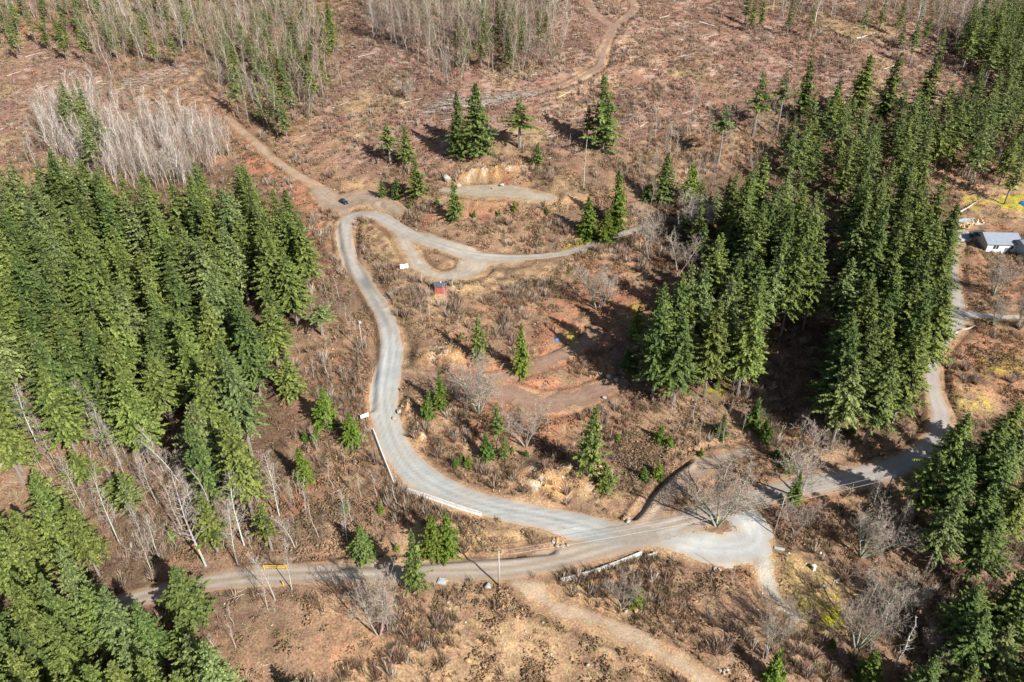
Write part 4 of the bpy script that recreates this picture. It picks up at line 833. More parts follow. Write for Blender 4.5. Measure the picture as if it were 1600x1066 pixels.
# ------------------------------------------------------------------ undergrowth, slash, stones: what nobody could count
INV = (PX > -260) & (PX < 1860) & (PY > -60) & (PY < 1180)
WET = np.clip(1 - Zroad - Z['bare'] * .8, 0, 1) * INV
pn1 = fbm(GX, GY, 11, 501, 3); pn2 = fbm(GX, GY, 4.5, 511, 3)
def pick(weight, n):
    wt = np.clip((weight * WET).ravel(), 0, None).astype(float); wt = wt / wt.sum(); k = rng.choice(len(wt), n, p=wt)
    x = GX.ravel()[k] + rng.uniform(-.5, .5, n) * DX; y = GY.ravel()[k] + rng.uniform(-.5, .5, n) * DX
    return x, y, bil(H, X0, Y0, DX, x, y), GC.reshape(-1, 3)[k]
def scatter(name, tmpls, x, y, z, sxy, sz, tint, mat, label, cat, flat=False):
    n = len(x); which = rng.integers(0, len(tmpls), n); Vs, Fs, Cs, off = [], [], [], 0
    for t, (co, tr, cc) in enumerate(tmpls):
        m = np.where(which == t)[0]
        if not len(m): continue
        a = rng.random(len(m)) * 6.283; ca, sa = np.cos(a) * sxy[m], np.sin(a) * sxy[m]
        X_ = co[None, :, 0] * ca[:, None] - co[None, :, 1] * sa[:, None] + x[m][:, None]; Y_ = co[None, :, 0] * sa[:, None] + co[None, :, 1] * ca[:, None] + y[m][:, None]; Z_ = co[None, :, 2] * sz[m][:, None] + z[m][:, None]
        if flat: Z_ = bil(H, X0, Y0, DX, X_, Y_) * .6 + Z_ * .4 + 0 * Z_
        Vs.append(np.stack([X_, Y_, Z_], -1).reshape(-1, 3)); Fs.append((tr[None] + (np.arange(len(m)) * len(co))[:, None, None] + off).reshape(-1, 3)); Cs.append((cc[None] * tint[m][:, None, :]).reshape(-1, 3)); off += len(m) * len(co)
    o = link(name, mesh_np(name, np.concatenate(Vs), np.concatenate(Fs), np.clip(np.concatenate(Cs), .01, .9)), mat); tag(o, label, cat, None, 'stuff'); print(name, n, off); return o
def t_twig(seed, n=18, w_=.035, spread=.8):
    r = np.random.default_rng(seed); V, F, C = [], [], []
    for k in range(n):
        a = r.random() * 6.28; s = r.random() ** .6 * spread; b = np.array([math.cos(a) * s * .25, math.sin(a) * s * .25, -.1]); h = r.uniform(.6, 1.15); tip = np.array([math.cos(a) * s + r.normal(0, .08), math.sin(a) * s + r.normal(0, .08), h])
        pr = np.array([-math.sin(a + r.normal(0, .8)), math.cos(a), 0]) * w_; i = len(V); mid = b * .4 + tip * .6 + np.array([0, 0, .08]); V += [b - pr, b + pr, mid + pr * .7, tip]; F += [(i, i + 1, i + 2), (i, i + 2, i + 3)]
        c = r.uniform(.7, 1.25); C += [(c * .8,) * 3, (c * .8,) * 3, (c,) * 3, (c * 1.2,) * 3]
    return np.array(V), np.array(F), np.array(C)
def t_mound(seed, n=24, sz=.26, h=.75):
    r = np.random.default_rng(seed); V, F, C = [], [], []
    for k in range(n):
        a = r.random() * 6.28; q_ = math.sqrt(r.random()); p = np.array([math.cos(a) * q_, math.sin(a) * q_, h * math.sqrt(max(0, 1 - q_ * q_)) * r.uniform(.35, 1)]); d1 = r.normal(size=3); d1 /= np.linalg.norm(d1); d2 = np.cross(d1, r.normal(size=3)); d2 /= np.linalg.norm(d2); e = sz * r.uniform(.5, 1.3)
        i = len(V); V += [p - d1 * e, p + d2 * e * .5, p + d1 * e, p - d2 * e * .5]; F += [(i, i + 1, i + 2), (i, i + 2, i + 3)]; c = r.uniform(.65, 1.3); C += [(c,) * 3] * 4
    return np.array(V), np.array(F), np.array(C)
def t_stick(seed, L=1.0, rad=.05, n=1):
    r = np.random.default_rng(seed); V, F, C = [], [], []
    for k in range(n):
        c0 = r.normal(0, .5, 2) if n > 1 else np.zeros(2); a = r.normal(0, .45) if n > 1 else 0; l = L * r.uniform(.5, 1.1); d = np.array([math.cos(a), math.sin(a), r.normal(0, .06)]); s_ = np.array([-math.sin(a), math.cos(a), 0]); u = np.array([0, 0, 1.0]); p = np.array([c0[0], c0[1], rad]); i = len(V)
        for e, rr in ((-l, rad), (l, rad * .55)):
            for q_ in ((1, 0), (-.5, .87), (-.5, -.87)): V.append(p + d * e + (s_ * q_[1] + u * q_[0]) * rr)
        for j in range(3): F += [(i + j, i + (j + 1) % 3, i + 3 + (j + 1) % 3), (i + j, i + 3 + (j + 1) % 3, i + 3 + j)]
        c = r.uniform(.7, 1.25); C += [(c,) * 3] * 6
    return np.array(V), np.array(F), np.array(C)
def t_stone(seed):
    r = np.random.default_rng(seed); import bmesh
    b = bmesh.new(); bmesh.ops.create_icosphere(b, subdivisions=1, radius=1)
    V = np.array([v.co[:] for v in b.verts]); F = np.array([[v.index for v in f.verts] for f in b.faces]); b.free(); V *= (1 + r.normal(0, .14, (len(V), 1))); V *= np.array([1, r.uniform(.6, .9), r.uniform(.5, .8)]); return V, F, np.ones((len(V), 3)) * (1 + r.normal(0, .06, (len(V), 1)))
def U_(a, b, n): return rng.uniform(a, b, n)
def tints(cols, n, jit=.15):
    c = np.array(cols)[rng.integers(0, len(cols), n)]; return c * (1 + rng.normal(0, jit, (n, 1)))
open_ = (1 - Z['fir'] * .5); cut = Z['cut']; tanz = sstep(.30, .42, GC[..., 0]) * sstep(.9, .3, DALL / 8)
gap = sstep(.5, 2.6, DALL); clump = .25 + .75 * sstep(-.25, .3, fbm(GX, GY, 22, 531, 3))
flatness = np.maximum.reduce([region([(560,350),(600,345),(640,380),(740,395),(900,390),(880,420),(760,445),(640,435),(600,410)], 2, 301), region([(1185,845),(1250,850),(1350,920),(1335,990),(1270,990),(1200,940)], 2, 302), region([(1490,600),(1560,600),(1590,660),(1490,660)], 2, 303), region([(1490,290),(1640,280),(1640,350),(1500,350)], 2, 304), region([(690,285),(900,285),(920,320),(680,325)], 2, 305), region([(1500,340),(1640,340),(1640,400),(1500,390)], 2, 306), region([(700,590),(980,585),(960,640),(760,640)], 2, 307) * .8, region([(770,480),(940,470),(985,540),(960,590),(820,590),(760,540)], 3, 308) * .55])
# leafless shrubs
wt = clump * open_ * gap * (1 - cut * .65) * sstep(-.1, .4, pn1 + .6 * pn2) * (1 - .93 * flatness) * (.7 + .3 * (PD < 260))
n = 44000; x, y, z, gc = pick(wt, n); s = U_(.7, 1.7, n) * (1 + .2 * (y > 220)); tn = tints([(.32, .225, .15), (.26, .17, .11), (.37, .28, .19), (.31, .175, .115), (.21, .14, .085), (.27, .22, .12)], n, .22)
scatter('dry_undergrowth', [t_twig(200 + k) for k in range(6)], x, y, z, s, s * U_(.8, 1.3, n), tn, M['brush'], 'leafless grey-brown shrubs and stems covering the slopes', 'undergrowth')
wt = open_ * gap * (1 - cut * .8) * sstep(0, .5, pn1 - .3 * pn2) * (1 - flatness); n = 4400; x, y, z, gc = pick(wt, n); s = U_(1.8, 3.6, n)
scatter('tall_shrubs', [t_twig(320 + k, 40, .022, .55) for k in range(5)], x, y, z, s, s * U_(.7, 1.0, n), tints([(.38, .30, .23), (.31, .22, .165), (.40, .33, .25), (.33, .22, .16)], n), M['brush'], 'taller leafless grey and pinkish bushes among the brush', 'undergrowth')
# bramble, fern and leaf mounds in the colour of the litter they stand in
wt = open_ * gap * (1 - cut * .45) * sstep(-.25, .35, pn2 - .5 * pn1) * (1.25 - clump) * (1 - .85 * flatness)
n = 44000; x, y, z, gc = pick(wt, n); s = U_(.45, 1.35, n); tn = gc * .55 + tints([(.24, .145, .09), (.30, .22, .12), (.17, .125, .085), (.20, .17, .075), (.34, .20, .12)], n, .2) * .55
scatter('bramble_undergrowth', [t_mound(220 + k) for k in range(6)], x, y, z, s, s * U_(.6, 1.3, n), tn, M['brush'], 'brown bramble, dead fern and leaf mounds over the slopes', 'undergrowth')
# dry grass
wt = gap * open_ * (.3 + tanz) * sstep(-.6, .1, pn2); n = 54000; x, y, z, gc = pick(wt, n); s = U_(.3, .7, n)
scatter('dry_grass', [t_twig(240 + k, 12, .05, .7) for k in range(4)], x, y, z, s, s, gc * .6 + tints([(.42, .33, .19), (.36, .26, .15), (.34, .31, .15)], n, .12) * .5, M['brush'], 'tan dry grass tufts on banks and flats', 'grass')
# evergreen low plants
wt = gap * (open_ * .5 + .2) * sstep(.12, .5, fbm(GX, GY, 7, 521, 3) + .2 * pn2) * (1 - flatness) * (1 - .6 * cut); n = 6400; x, y, z, gc = pick(wt, n); s = U_(.3, .9, n)
scatter('green_undergrowth', [t_mound(250 + k, 22, .24, .8) for k in range(4)], x, y, z, s, s, tints([(.10, .13, .035), (.15, .17, .04), (.21, .20, .05)], n, .2), M['leafy'], 'low green salal and sword fern among the brush', 'undergrowth')
# clearcut: grey-white slash, and the dark scrub between
ang = -.0
n = 21000; x, y, z, gc = pick(gap * (cut + .05) * sstep(-.6, .5, pn1 + pn2), n); s = U_(.5, 1.9, n)
scatter('slash_debris', [t_stick(260 + k, 1.0, .045, 4) for k in range(6)], x, y, z, s, s * .9, tints([(.50, .44, .38), (.40, .32, .26), (.34, .24, .19), (.58, .53, .47)], n, .15), M['brush'], 'grey-white logging slash and broken branches strewn over the clearcut', 'debris')
n = 17000; x, y, z, gc = pick(gap * cut * sstep(-.3, .5, pn1 - pn2), n); s = U_(.5, 1.5, n)
scatter('scrub', [t_mound(270 + k, 20, .3, .7) for k in range(5)], x, y, z, s, s * .8, gc * .4 + tints([(.25, .14, .11), (.19, .12, .085), (.33, .21, .17)], n, .2) * .6, M['brush'], 'reddish brown low scrub regrowing on the clearcut', 'undergrowth')
for k_, (poly, nn, nm_) in enumerate([([(655,172),(700,150),(760,146),(830,140),(860,146),(800,158),(740,172),(690,178),(660,182)], 360, 'pale heap of logging slash stretched below the wood island'), ([(120,150),(210,118),(310,95),(320,108),(230,135),(150,165)], 170, 'pale line of slash along the upper clearcut edge')]):
    m = region(poly, 1, 330 + k_, 5); n = nn; x, y, z, gc = pick(m, n); s = U_(1.2, 2.8, n)
    scatter('slash_debris', [t_stick(280 + k, 1.0, .06, 3) for k in range(4)], x, y, z + U_(0, .4, n), s, s * .5, tints([(.46, .42, .36), (.38, .32, .27)], n, .12), M['brush'], nm_, 'debris')
# forest floor litter and branches
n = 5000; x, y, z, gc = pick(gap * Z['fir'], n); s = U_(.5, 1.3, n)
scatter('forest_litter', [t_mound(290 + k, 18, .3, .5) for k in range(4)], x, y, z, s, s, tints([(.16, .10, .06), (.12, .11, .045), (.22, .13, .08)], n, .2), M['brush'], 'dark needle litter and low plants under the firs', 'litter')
# stones
rockw = np.clip(Z['bare'] * 0 + cragm + .02 + .5 * region([(840,900),(1130,1060),(1130,1100),(640,1100),(660,960)], 2, 351) * .1 + .6 * region([(925,575),(975,570),(985,610),(930,615)], 1, 352) + .5 * region([(690,270),(740,275),(730,295),(690,290)], 1, 353) + .4 * region([(1000,1000),(1160,1066),(1150,1110),(1020,1040)], 1, 354), 0, 1) * sstep(0, .8, DALL)
wet0 = WET; WET = np.clip(1 - Zroad, 0, 1) * INV; n = 5200; x, y, z, gc = pick(rockw, n); WET = wet0; s = .09 + .30 * rng.random(n) ** 3
scatter('rubble', [t_stone(300 + k) for k in range(5)], x, y, z, s, s, tints([(.55, .50, .43), (.46, .33, .20), (.40, .38, .35), (.50, .42, .30)], n, .12), M['rock'], 'loose stones on the cut banks and tracks', 'rubble')

# ------------------------------------------------------------------ boulders
import bmesh
def boulder_mesh(seed, c):
    r = np.random.default_rng(seed); b = bmesh.new(); bmesh.ops.create_icosphere(b, subdivisions=3, radius=1)
    V = np.array([v.co[:] for v in b.verts]); F = np.array([[v.index for v in f.verts] for f in b.faces]); b.free()
    for k in range(11):
        d = r.normal(size=3); d /= np.linalg.norm(d); lim = r.uniform(.55, .85); dd = V @ d; V = V - np.clip(dd - lim, 0, None)[:, None] * d[None] * .9
    V *= 1 + .05 * vnoise(V[:, 0] * 4 + seed, V[:, 1] * 4 + V[:, 2] * 3, seed)[:, None]; V *= np.array([1, r.uniform(.7, .95), r.uniform(.6, .85)])
    me = mesh_np('boulder', V, F, np.ones((len(V), 3)) * np.array(c)); me.materials.append(M['rock']); return me
BM = {k: [boulder_mesh(400 + i * 7 + j, c) for j in range(3)] for i, (k, c) in enumerate({'pale': (.36, .34, .30), 'orange': (.50, .28, .14), 'grey': (.36, .36, .35), 'tan': (.34, .26, .17)}.items())}
def boulder(px, py, wpx, c, label, grp=None, sink=.3):
    x, y, z = at(px, py); r_ = wpx * pxm(x, y, z) / 2
    o = bpy.data.objects.new('boulder', R.choice(BM[c])); COL.objects.link(o); o.location = (x, y, z + r_ * (.7 - sink)); o.scale = (r_, r_, r_); o.rotation_euler = (0, 0, R.random() * 6.28); tag(o, label, 'boulder', grp)
for a in [(762,918,13,'pale','largest pale boulder, beside the roadside pole base'),(617,762,8,'tan','yellowish boulder at the corner where the two barrier rows meet'),(698,908,6,'tan','small boulder next to the concrete box on the road edge'),
    (731,1034,12,'orange','orange boulder alone low on the grassy bank'),(786,948,8,'orange','orange boulder below the roadside pole, on the bank'),(808,965,7,'orange','small orange boulder right of another on the upper bank'),(789,936,6,'orange','small orange boulder nearest under the roadside pole'),
    (700,942,7,'grey','grey boulder on the bank under the main road'),(848,973,6,'tan','small tan boulder on the bank by the dirt path'),(893,1030,7,'orange','orange boulder low on the bank near the dirt path'),(861,1022,5,'pale','small pale stone low on the middle of the bank'),(918,1040,8,'pale','pale boulder low on the bank near the dirt path bend'),
    (836,1052,6,'tan','tan boulder at the bottom of the bank'),(852,1040,5,'orange','little orange stone at the bottom of the bank'),(978,956,9,'pale','pale boulder under the white-stemmed bush'),(993,955,10,'orange','reddish flat boulder beside the pale one under the white-stemmed bush'),
    (699,282,16,'pale','big pale boulder at the left end of the gravel terrace'),(716,293,12,'tan','tan rock beside the big pale boulder on the terrace'),(784,291,10,'grey','dark grey-green boulder on the gravel terrace'),(770,295,5,'tan','small rusty stone on the gravel terrace'),
    (624,645,12,'pale','pale boulder at the road edge under the slim fir shadow'),(616,655,8,'tan','tan boulder at the road edge near the slim fir shadow'),(640,600,5,'tan','small stone at the mouth of the middle track'),
    (944,623,9,'pale','pale boulder on the old terrace rim'),(955,630,8,'grey','grey boulder on the old terrace rim'),(938,585,8,'pale','white rock on the slope over the old terrace'),(951,590,10,'pale','larger white rock on the slope over the old terrace'),(962,595,9,'pale','white rock at the downhill end of the row over the old terrace'),
    (795,482,5,'grey','grey stone on the open slope below the shed'),(650,360,4,'pale','small white stone on the bank edge above the gravel loop'),(1290,920,6,'grey','grey stone by the low bench on the lawn')]:
    boulder(a[0], a[1], a[2], a[3], a[4])
for (cx_, cy_, n_, sp_, g_) in [(872, 850, 13, 12, 'rock pile at the road junction'), (981, 812, 11, 10, 'rock pile at the foot of the side track'), (1120, 890, 5, 9, 'stones at the lay-by edge'), (1135, 1050, 8, 14, 'pale rubble by the dirt path')]:
    for k in range(n_):
        boulder(cx_ + R.gauss(0, sp_ * .45), cy_ + R.gauss(0, sp_ * .35), R.uniform(4, 7.5), R.choice(['pale', 'tan', 'pale', 'orange']), {'rock pile at the road junction': 'boulder in the pile where the gravel road meets the main road', 'rock pile at the foot of the side track': 'boulder in the small pile at the foot of the side track', 'stones at the lay-by edge': 'stone at the brushy lower edge of the lay-by', 'pale rubble by the dirt path': 'pale rock in the rubble beside the bottom of the dirt path'}[g_], g_)

# ------------------------------------------------------------------ logs
def log_mesh(seed, L, r0, c):
    r = random.Random(seed); mb = MB(); pts = [(-L / 2 + L * k / 5, r.gauss(0, L * .012), r0 + r.gauss(0, .03)) for k in range(6)]; mb.tube(pts, [r0 * (1 - .5 * k / 5) for k in range(6)], 7, c)
    for k in range(3):
        xx = L * r.uniform(-.1, .45); mb.tube([(xx, 0, r0), (xx + .5, r.choice([-1, 1]) * .6, r0 + .5)], [.05, .02], 3, c, False)
    me = mb.mesh('fallen_log'); me.materials.append(M['wood']); return me
LM = [log_mesh(k, 7, .20, (.46, .40, .335)) for k in range(3)]
def log(ax, ay, bx, by, rad, label, grp=None, c=None):
    a = Vector(at(ax, ay)); b = Vector(at(bx, by)); d = b - a; L = d.length; o = bpy.data.objects.new('fallen_log', R.choice(LM)); COL.objects.link(o); o.location = (a + b) / 2 + Vector((0, 0, .15))
    o.scale = (L / 7, rad / .2, rad / .2); o.rotation_euler = (0, -math.asin(max(-1, min(1, d.z / max(L, .1)))), math.atan2(d.y, d.x)); tag(o, label, 'log', grp)
for a in [((1092,36,1117,43,.4),'bright white thick log alone high on the clearcut'),((1338,62,1367,53,.35),'long white log near the crest of the clearcut'),((1486,524,1502,518,.35),'white log lying along the driveway bend'),((1502,518,1524,511,.3),'white thin log at the inner end beside the driveway bend'),
    ((1233,98,1243,104,.3),'short pale log by the clearcut edge firs'),((1420,192,1450,196,.25),'pale log lying among the open mixed wood'),((1325,222,1350,205,.25),'pale log leaning among firs at the clearcut edge'),((1500,333,1533,312,.35),'dark straight log lying on the lawn above the pad'),((655,438,652,440,.1),'short pale stick by the loop track')]:
    log(*a[0], a[1])
LOGP = [(620,165,660,155),(560,90,585,84),(545,220,560,214),(870,155,900,140),(1000,200,1012,192),(1100,60,1122,55),(1160,40,1185,36),(1020,110,1040,112),(1065,180,1085,172),(1180,80,1196,86),(1140,120,1165,116),(1290,90,1315,98),(1380,110,1405,100),(1440,70,1465,76),(40,90,70,82),(10,120,45,108),(60,140,90,128),(150,130,180,122),(20,60,50,54),(520,170,545,160),(900,60,915,52),(1210,28,1235,34),(1060,90,1080,86),(995,60,1010,68),(1030,30,1050,24),(690,190,715,186),(470,215,490,208)]
for a in LOGP: log(*a, R.uniform(.14, .24), 'weathered grey log lying among the slash on the clearcut slopes', 'grey logs on the clearcut slopes')
LM2 = [log_mesh(20 + k, 5, .2, (.62, .42, .20)) for k in range(2)]
for k in range(16):
    px_, py_ = 1502 + 30 * (k % 8) / 7 + R.uniform(-1, 1), 353 - 9 * (k % 8) / 7 + (k // 8) * 3.0
    x, y, z = at(px_, py_); o = bpy.data.objects.new('cut_log', R.choice(LM2)); COL.objects.link(o); o.location = (x, y, z + .1); o.rotation_euler = (0, 0, R.uniform(-.5, .5) + 1.2); o.scale = (.75, 1.5, 1.5); tag(o, 'yellow fresh-cut log in the heap beside the white house', 'log', 'fresh-cut logs by the house')

# ------------------------------------------------------------------ built things
M['polewood'] = simple('weathered pole wood', (.38, .345, .29), .85, 0, 4, .25); M['galv'] = simple('grey painted metal', (.55, .57, .57), .45, .3, 5, .12, .05)
M['white'] = simple('white painted board', (.62, .61, .59), .6, 0, 3, .06, .05); M['red'] = simple('red painted boards', (.42, .085, .055), .7, 0, 3, .22); M['darkroof'] = simple('dark shingles', (.075, .085, .105), .75, 0, 4, .3)
M['concrete'] = simple('weathered concrete', (.56, .54, .50), .9, 0, 1.3, .22, .3); M['yellow'] = simple('yellow gate paint', (.72, .42, .02), .5, 0, 4, .12, .05); M['rust'] = simple('rusty steel', (.22, .13, .085), .8, .2, 6, .35)
M['carpaint'] = simple('dark teal car paint', (.012, .045, .075), .22, .5, 2, .08, 0); M['glass'] = simple('car glass', (.03, .05, .07), .06, 0, 1, .05, 0); M['tyre'] = simple('tyre rubber', (.02, .02, .02), .9, 0, 4, .1, 0)
M['rim'] = simple('alloy rim', (.55, .55, .55), .3, .8, 3, .05, 0); M['lamp'] = simple('lamp glass', (.8, .8, .78), .15, 0, 2, .03, 0); M['taill'] = simple('tail lamp', (.4, .02, .02), .2, 0, 2, .03, 0)
M['wire'] = simple('pale cable sheath', (.50, .48, .44), .5, 0, 1, .05, 0); M['blue'] = simple('blue tarpaulin', (.03, .14, .42), .5, 0, 3, .2, .3); M['greyroof'] = simple('grey metal roofing', (.30, .33, .37), .45, .2, 1.2, .10)
M['dkwall'] = simple('dark grey siding', (.14, .15, .17), .7, 0, 3, .15); M['tealwall'] = simple('pale blue siding', (.42, .52, .56), .7, 0, 3, .1); M['slab'] = simple('grey slab', (.40, .42, .41), .9, 0, 1.2, .18); M['wood'] = M['wood']

def frame_at(px, py, dpx=1.0, dpy=0.0):
    """world point under an image point and the heading along which an image direction runs there"""
    x, y, z = at(px, py); x2, y2, z2 = at(px + dpx * 6, py + dpy * 6); return x, y, z, math.atan2(y2 - y, x2 - x)

# utility poles
def pole(px, py, ty, r0, name, label, cat='utility pole', arm=None, can=None, lampbox=False, lean=0.0, group=None):
    x, y, z = at(px, py); h = height_to(x, y, z, ty); o = empty(name, (x, y, z)); o.rotation_euler = (0, lean, 0)
    m = MB(); m.tube([(0, 0, -.4), (0, 0, h * .5), (0, 0, h)], [r0, r0 * .85, r0 * .7], 9, (1, 1, 1)); m.build('pole', M['polewood'], o, True)
    if arm:
        m = MB(); m.box(-1.1, 1.1, -.06, .06, h - .55, h - .42); 
        for s in (-1, -.35, .35, 1): m.tube([(s, 0, h - .42), (s, 0, h - .22)], [.05, .07], 6)
        a = m.build('crossarm', M['polewood'], o); a.rotation_euler = (0, 0, arm)
    if can:
        m = MB(); m.tube([(.38, 0, h - 2.1), (.38, 0, h - 2.05), (.38, 0, h - 1.1), (.38, 0, h - 1.0)], [.20, .27, .27, .15], 12); m.box(.05, .2, -.05, .05, h - 1.8, h - 1.7); m.build('transformer', M['galv'], o)
    if lampbox:
        m = MB(); m.box(.02, .62, -.16, .16, h - .95, h - .25, taper=.04); m.tube([(.3, 0, h - .25), (.3, 0, h + .02)], [.05, .04], 6); m.build('meter_box', M['galv'], o)
    tag(o, label, cat, group); return x, y, z, h
pA = pole(780, 917, 861, .19, 'utility_pole', 'tall plain utility pole beside the large pale boulder on the main road edge')
pB = pole(1209, 834, 778, .13, 'utility_pole', 'thin wooden utility pole between the lay-by and the main road', lean=.02)
pC = pole(1380, 781, 737, .19, 'utility_pole', 'utility pole with transformer can at the shaded bend of the main road', arm=.6, can=True, lean=.03)
pD = pole(567, 548, 501, .14, 'utility_pole', 'slim pole with grey box on top left of the gravel road', lampbox=True)
pE = pole(708, 465, 439, .13, 'utility_pole', 'short pale pole standing right beside the red shed')
pF = pole(1330, 768, 756, .08, 'road_post', 'short wooden post on the road edge near the transformer pole', 'post')
pG = pole(1300, 917, 905, .13, 'stump_post', 'short thick wooden post on the lawn behind the yellow moss', 'post')
def cable(name, a, b, sag, rad, label, grp=None):
    a = Vector(a); b = Vector(b); m = MB(); pts = [a.lerp(b, t / 24) - Vector((0, 0, sag * 4 * (t / 24) * (1 - t / 24))) for t in range(25)]; m.tube(pts, rad, 5, (1, 1, 1), True); o = m.build(name, M['wire'], None, True); tag(o, label, 'cable', grp)
tA = (pA[0], pA[1], pA[2] + pA[3] - .1); tC = (pC[0] + .15, pC[1], pC[2] + pC[3] - .4)
cable('overhead_cable', tA, tC, 1.3, .02, 'upper pale overhead cable strung between roadside pole and transformer pole')
cable('overhead_cable', (tA[0], tA[1], tA[2] - 1.3), (tC[0], tC[1], tC[2] - 1.7), 1.5, .026, 'lower pale overhead cable strung between roadside pole and transformer pole')

# concrete barriers: one block of three metres each
mb = MB(); mb.prism([(-.30, 0), (.30, 0), (.30, .08), (.13, .32), (.09, .82), (-.09, .82), (-.13, .32), (-.30, .08)], -1.46, 1.46, axis='x')
BARM = mb.mesh('concrete_barrier'); BARM.materials.append(M['concrete'])
def barriers(pts, what, grp, firstlab, lastlab, seg=3.0, hs=1.0):
    w3 = [Vector(at(*p)) for p in pts]; cum = [0]
    for i in range(len(w3) - 1): cum.append(cum[-1] + (w3[i + 1] - w3[i]).length)
    n = max(1, round(cum[-1] / seg)); st = cum[-1] / n
    def P_(s):
        for i in range(len(w3) - 1):
            if s <= cum[i + 1] + 1e-6: return w3[i].lerp(w3[i + 1], (s - cum[i]) / (cum[i + 1] - cum[i]))
        return w3[-1]
    for k in range(n):
        a, b = P_(k * st), P_((k + 1) * st); c = (a + b) / 2; d = b - a; o = bpy.data.objects.new('concrete_barrier', BARM); COL.objects.link(o); o.location = (c.x, c.y, max(hz(c.x, c.y), (hz(a.x, a.y) + hz(b.x, b.y)) / 2) - .05 + R.uniform(-.02, .02))
        o.scale = (d.length / 3.0, 1.15, 1.15 * hs); o.rotation_euler = (0, -math.asin(d.z / d.length), math.atan2(d.y, d.x) + R.gauss(0, .008))
        tag(o, firstlab if k == 0 else lastlab if k == n - 1 else what, 'concrete barrier', grp)
barriers([(583,673),(590,692),(599,716),(608,738),(615,756)], 'concrete barrier block in the row along the outer edge of the steep gravel bend', 'barrier row on the steep gravel bend', 'uphill end block of the barrier row on the steep gravel bend', 'block touching the yellowish boulder in the steep bend row')
barriers([(622,762),(650,772),(685,783),(720,795),(752,805)], 'pale concrete barrier block in the straight row below the gravel road', 'straight barrier row below the gravel road', 'first block of the straight row, beside the yellowish boulder', 'last block of the straight row, farthest from the yellowish boulder')
barriers([(876,909),(905,902),(935,892),(960,883),(985,873),(1003,866)], 'concrete barrier block in the curved row on the lower edge of the main road', 'curved barrier row on the main road', 'low-side end block of the curved row, nearest the dirt path', 'end block of the curved row beside the detached block')
barriers([(1011,872),(1025,867)], '', None, 'detached concrete block standing past the end of the curved barrier row', '', 3.0)
# yellow gate across the lower road
x, y, z, a = frame_at(431, 890, 1, 0); o = empty('road_gate', (x, y, z), a); wdt = 34 * pxm(x, y, z)
m = MB(); m.tube([(-wdt / 2, 0, 1.15), (wdt / 2, 0, 1.15)], .09, 8); m.tube([(-wdt / 2, 0, .75), (wdt / 2, 0, .75)], .07, 8)
for k in range(4): m.tube([(-wdt / 2 + wdt * (k + .5) / 4, 0, .75), (-wdt / 2 + wdt * (k + .5) / 4, 0, 1.15)], .04, 6)
m.build('bar', M['yellow'], o)
for s in (-1, 1): m = MB(); m.tube([(s * (wdt / 2 + .1), 0, -.3), (s * (wdt / 2 + .1), 0, 1.35)], .11, 8); m.build('post', M['yellow'], o)
tag(o, 'yellow steel bar gate across the lower road among birches', 'gate')
x, y, z = at(443, 915); m = MB(); m.tube([(0, 0, -.3), (0, 0, 1.1)], .12, 8); o = m.build('bollard', M['yellow']); o.location = (x, y, z); tag(o, 'yellow marker post below the end of the yellow gate', 'bollard')

# red shed
x, y, z, a = frame_at(689, 458, 1, .06); sh = empty('shed', (x, y + .8, z), a + .12); W2, D2, Hs = 1.6, 1.35, 2.5
m = MB(); m.box(-W2, W2, -D2, D2, -.3, Hs); m.prism([(-D2, Hs), (D2, Hs), (0, Hs + .55)], -W2, W2, axis='x'); m.build('wall', M['red'], sh)
for s, nm in ((-1, 0), (1, 1)):
    m = MB(); m.prism([(s * 0.0, Hs + .62), (s * (D2 + .3), Hs - .02), (s * (D2 + .3), Hs + .08), (0, Hs + .74)], -W2 - .22, W2 + .22, axis='x'); r_ = m.build('roof', M['darkroof'], sh)
m = MB(); m.box(-.18, .18, -.18, .18, Hs + .6, Hs + 1.0, taper=.03); m.box(-.25, .25, -.25, .25, Hs + 1.0, Hs + 1.06); v_ = m.build('vent', M['white'], r_)
for s in (-1, 1):
    m = MB(); m.box(s * .75 - .42, s * .75 + .42, -D2 - .05, -D2 - .01, .05, 2.0); d_ = m.build('door', M['red'], sh)
    m = MB(); m.box(s * .75 - .30 * s - .03, s * .75 - .30 * s + .03, -D2 - .10, -D2 - .05, .95, 1.1); m.build('handle', M['galv'], d_)
m = MB()
for s in (-1, 1): m.box(s * W2 - .06, s * W2 + .06, -D2 - .06, -D2 - .003, -.1, Hs - .05)
m.box(-.06, .06, -D2 - .06, -D2 - .003, -.1, Hs - .05); m.box(-W2 - .06, W2 + .06, -D2 - .07, -D2 - .062, Hs - .16, Hs - .04); m.build('trim', M['dkwall'], sh)
tag(sh, 'small red shed with dark roof, white vent and two doors', 'shed')

# white notice boards
def board(px, py, wpx, hm, name, label, rot=None, h0=.7, tilt=0.0):
    x, y, z, a = frame_at(px, py, 1, 0); o = empty(name, (x, y, z), a if rot is None else rot); w_ = wpx * pxm(x, y, z) / 2
    m = MB(); m.box(-w_, w_, -.05, .05, h0, h0 + hm); p_ = m.build('panel', M['white'], o); p_.rotation_euler = (tilt, 0, 0)
    for s in (-1, 1): m = MB(); m.box(s * w_ * .8 - .06, s * w_ * .8 + .06, .051, .17, -.4, h0 + hm * .9); m.build('leg', M['polewood'], o)
    tag(o, label, 'sign board')
board(632, 422, 13, 1.5, 'sign_board', 'white blank sign board on legs in the grass island above the shed', None, .55, -.12)
board(571, 657, 14, 1.1, 'sign_board', 'white sign board turned to the traffic left of the steep gravel bend', .62, .9, -.1)

